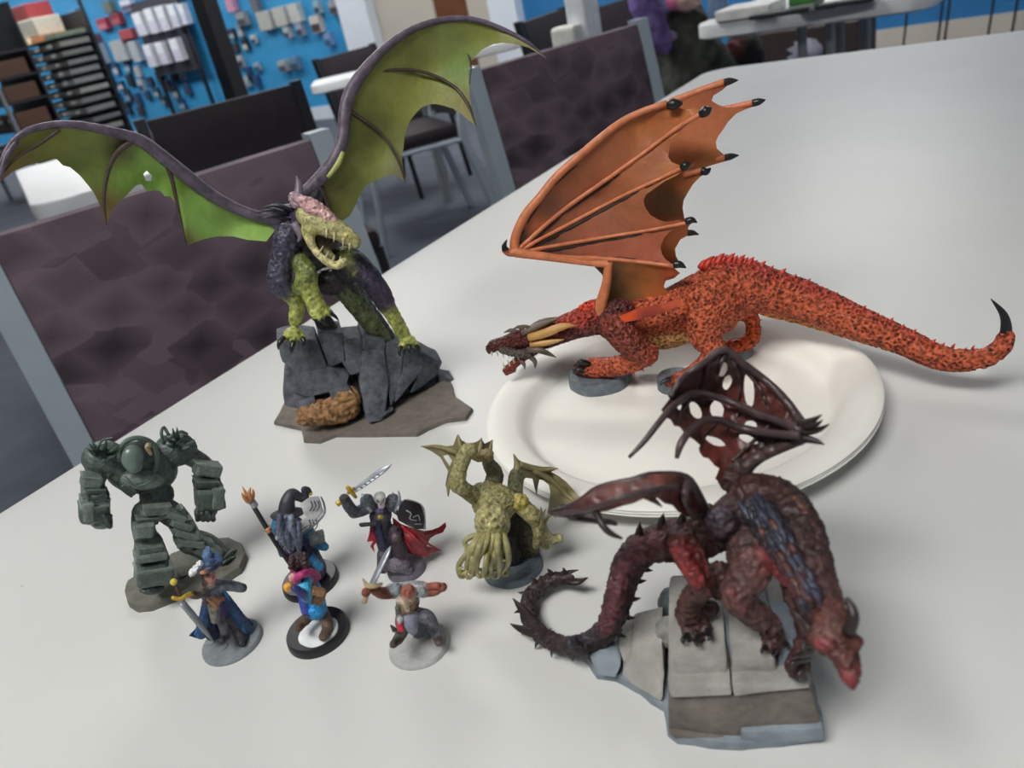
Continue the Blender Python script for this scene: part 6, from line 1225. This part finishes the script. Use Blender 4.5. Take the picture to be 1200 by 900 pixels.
# ------------------------------------------------------------ things on and under the right table
def on_table(name, x, y, w_, l_, h_, c, label, cat, part='block', rz=0):
    p = at_z(x, y, TZ); e_ = empty(name, (p[0], p[1], TZ), label, cat, None, math.atan2(RT_D[1], RT_D[0])+rz)
    bm = bmesh.new(); bm_box(bm, (0, 0, h_/2), (w_, l_, h_), 0, min(.004, h_/4)); bm_obj(part, bm, pmat(c), e_); return e_
on_table('paper_pile', 880, 18, .16, .14, .03, (226, 226, 222), 'pile of white papers on the bluish white table', 'papers', 'sheets')
on_table('black_tray', 915, 18, .16, .05, .012, (34, 40, 44), 'thin black tray on the bluish white table', 'tray', 'tray_body')
e_ = on_table('grey_book', 945, 12, .07, .09, .02, (150, 156, 146), 'grey book under the green book on the table', 'book', 'pages')
p = e_.location; e2 = empty('green_book', (p[0], p[1], TZ+.02), 'green book lying on the grey book', 'book', None, e_.rotation_euler.z); bm = bmesh.new(); bm_box(bm, (0, 0, .012), (.065, .09, .024), 0, .003); bm_obj('cover', bm, pmat((70, 140, 66)), e2)
on_table('black_case', 990, 6, .14, .05, .012, (36, 36, 38), 'long flat black case on the bluish white table', 'case', 'case_body', .1)
p = at_z(842, 20, TZ); e_ = empty('blue_bottle', p, 'slate blue tapered bottle on the table corner', 'bottle')
V, Fc = sweep_mesh([(0, 0, 0), (0, 0, .01), (0, 0, .06), (0, 0, .1), (0, 0, .12)], [.03, .035, .026, .012, .011], 16); mesh_obj('bottle_body', V, Fc, pmat((96, 118, 150)), e_, sharp=40); V, Fc = sweep_mesh([(0, 0, .118), (0, 0, .14)], [.014, .014], 12); mesh_obj('cap', V, Fc, pmat((60, 70, 90)), e_, sharp=40)
p = at_z(957, 50, .45)
e_ = empty('storage_box', (p[0], p[1], 0), 'dark brown storage box with a pale emblem under the right table', 'box', None, math.atan2(RT_D[1], RT_D[0]))
bm = bmesh.new(); bm_box(bm, (0, 0, .27), (.42, .3, .54), 0, .01); bm_obj('box_body', bm, pmat((66, 54, 54)), e_)
V = []; n_ = 20
for a in range(n_): V.append((.07*math.cos(a*2*math.pi/n_)*(1+.25*math.sin(3*a)), -.152, .44+.055*math.sin(a*2*math.pi/n_)))
mesh_obj('emblem', V+[(v[0], v[1]+.004, v[2]) for v in V], [tuple(range(n_)), tuple(range(2*n_-1, n_-1, -1))]+[(i, n_+i, n_+(i+1) % n_, (i+1) % n_) for i in range(n_)], pmat((176, 176, 196)), e_)
# wires hanging by the blue wall
for x0, y0, x1, y1 in [(1105, -6, 1098, 46), (1108, -6, 1106, 44), (1060, 10, 1058, 40), (1160, -8, 1158, 24), (1188, -8, 1186, 22)]:
    a, b_ = W(x0, y0, .35), W(x1, y1, .35)
    a = np.array([b_[0], b_[1], .95]); b_[2] = 0
    V, Fc = sweep_mesh(catmull([a, (a+b_)/2+WD*.03, b_], 10), [.008]*10, 6)
    o = mesh_obj('stool_leg_wire', V, Fc, M_black, None); o.name = 'black_cable'; tag(o, 'thin black cable hanging down in front of the blue wall', 'cable', 'cables by the blue wall')
# coats and cloth heaped on the chair beside the right table
jk = Fig('olive_jacket', 'dark olive jacket slung over a chair beside the right table', 'jacket', 790, 160, .45)
jk.B = at_z(800, 95, .5); jk.e.location = jk.B
M_jk = mat('jacket_cloth', None, .85, var=.4, vscale=18, bump=.4, bscale=120)
b = Blob(jk, 9, 20)
b.tube([(800, 20, 0, 22), (812, 60, 20, 30), (808, 100, 40, 36), (800, 150, 40, 40)], (44, 46, 40)); b.tube([(806, 26, 60, 8), (800, 60, 80, 9), (796, 90, 90, 8), (786, 112, 90, 7)], (84, 86, 70)); b.tube([(815, 40, 60, 12), (835, 70, 60, 16), (850, 100, 40, 20)], (48, 54, 46)); b.tube([(780, 60, 0, 18), (776, 110, 0, 24)], (22, 22, 28)); b.ball(858, 58, 20, 8, 10, 8, col=(120, 50, 44)); b.tube([(870, 60, -40, 22), (880, 110, -40, 26)], (30, 28, 30))
b.build('jacket_body', M_jk, rough=8, rscale=14)
pu = Fig('purple_shawl', 'purple cloth with a pale end hanging beside the olive jacket', 'cloth', 770, 160, .45)
pu.B = at_z(770, 70, .6); pu.e.location = pu.B
b = Blob(pu, 8, 16); b.tube([(750, -12, 40, 16), (762, 22, 50, 15), (772, 44, 60, 11), (780, 58, 60, 6)], (104, 84, 140)); b.tube([(776, 44, 30, 7), (788, 42, 30, 6)], (176, 156, 184)); b.tube([(762, -10, 20, 12), (780, 4, 30, 10)], (156, 176, 214)); b.build('cloth_body', M_jk, rough=6, rscale=16)
pk = Fig('pink_bag', 'pink and peach soft bag beside the purple cloth', 'bag', 800, 160, .45)
pk.B = at_z(800, 30, .7); pk.e.location = pk.B
b = Blob(pk, 7, 12); b.ball(805, 0, 10, 17, 13, 12, col=(214, 178, 164)); b.ball(788, 0, 16, 8, 12, 8, col=(216, 96, 150)); b.build('bag_body', M_jk, rough=3, rscale=16)
wc = empty('white_carton_stand', (*at_z(686, 36, .77)[:2], 0), 'white appliance carton standing behind the black chairs', 'carton', None, WROT)
bm = bmesh.new(); bm_box(bm, (0, 0, .5), (.075, .1, 1.0), 0, .01); bm_obj('carton', bm, pmat((226, 230, 234)), wc)
bm = bmesh.new(); bm_box(bm, (-.03, -.07, .4), (.09, .06, .80), 0, .01); bm_obj('carton_front', bm, pmat((222, 222, 214)), wc)
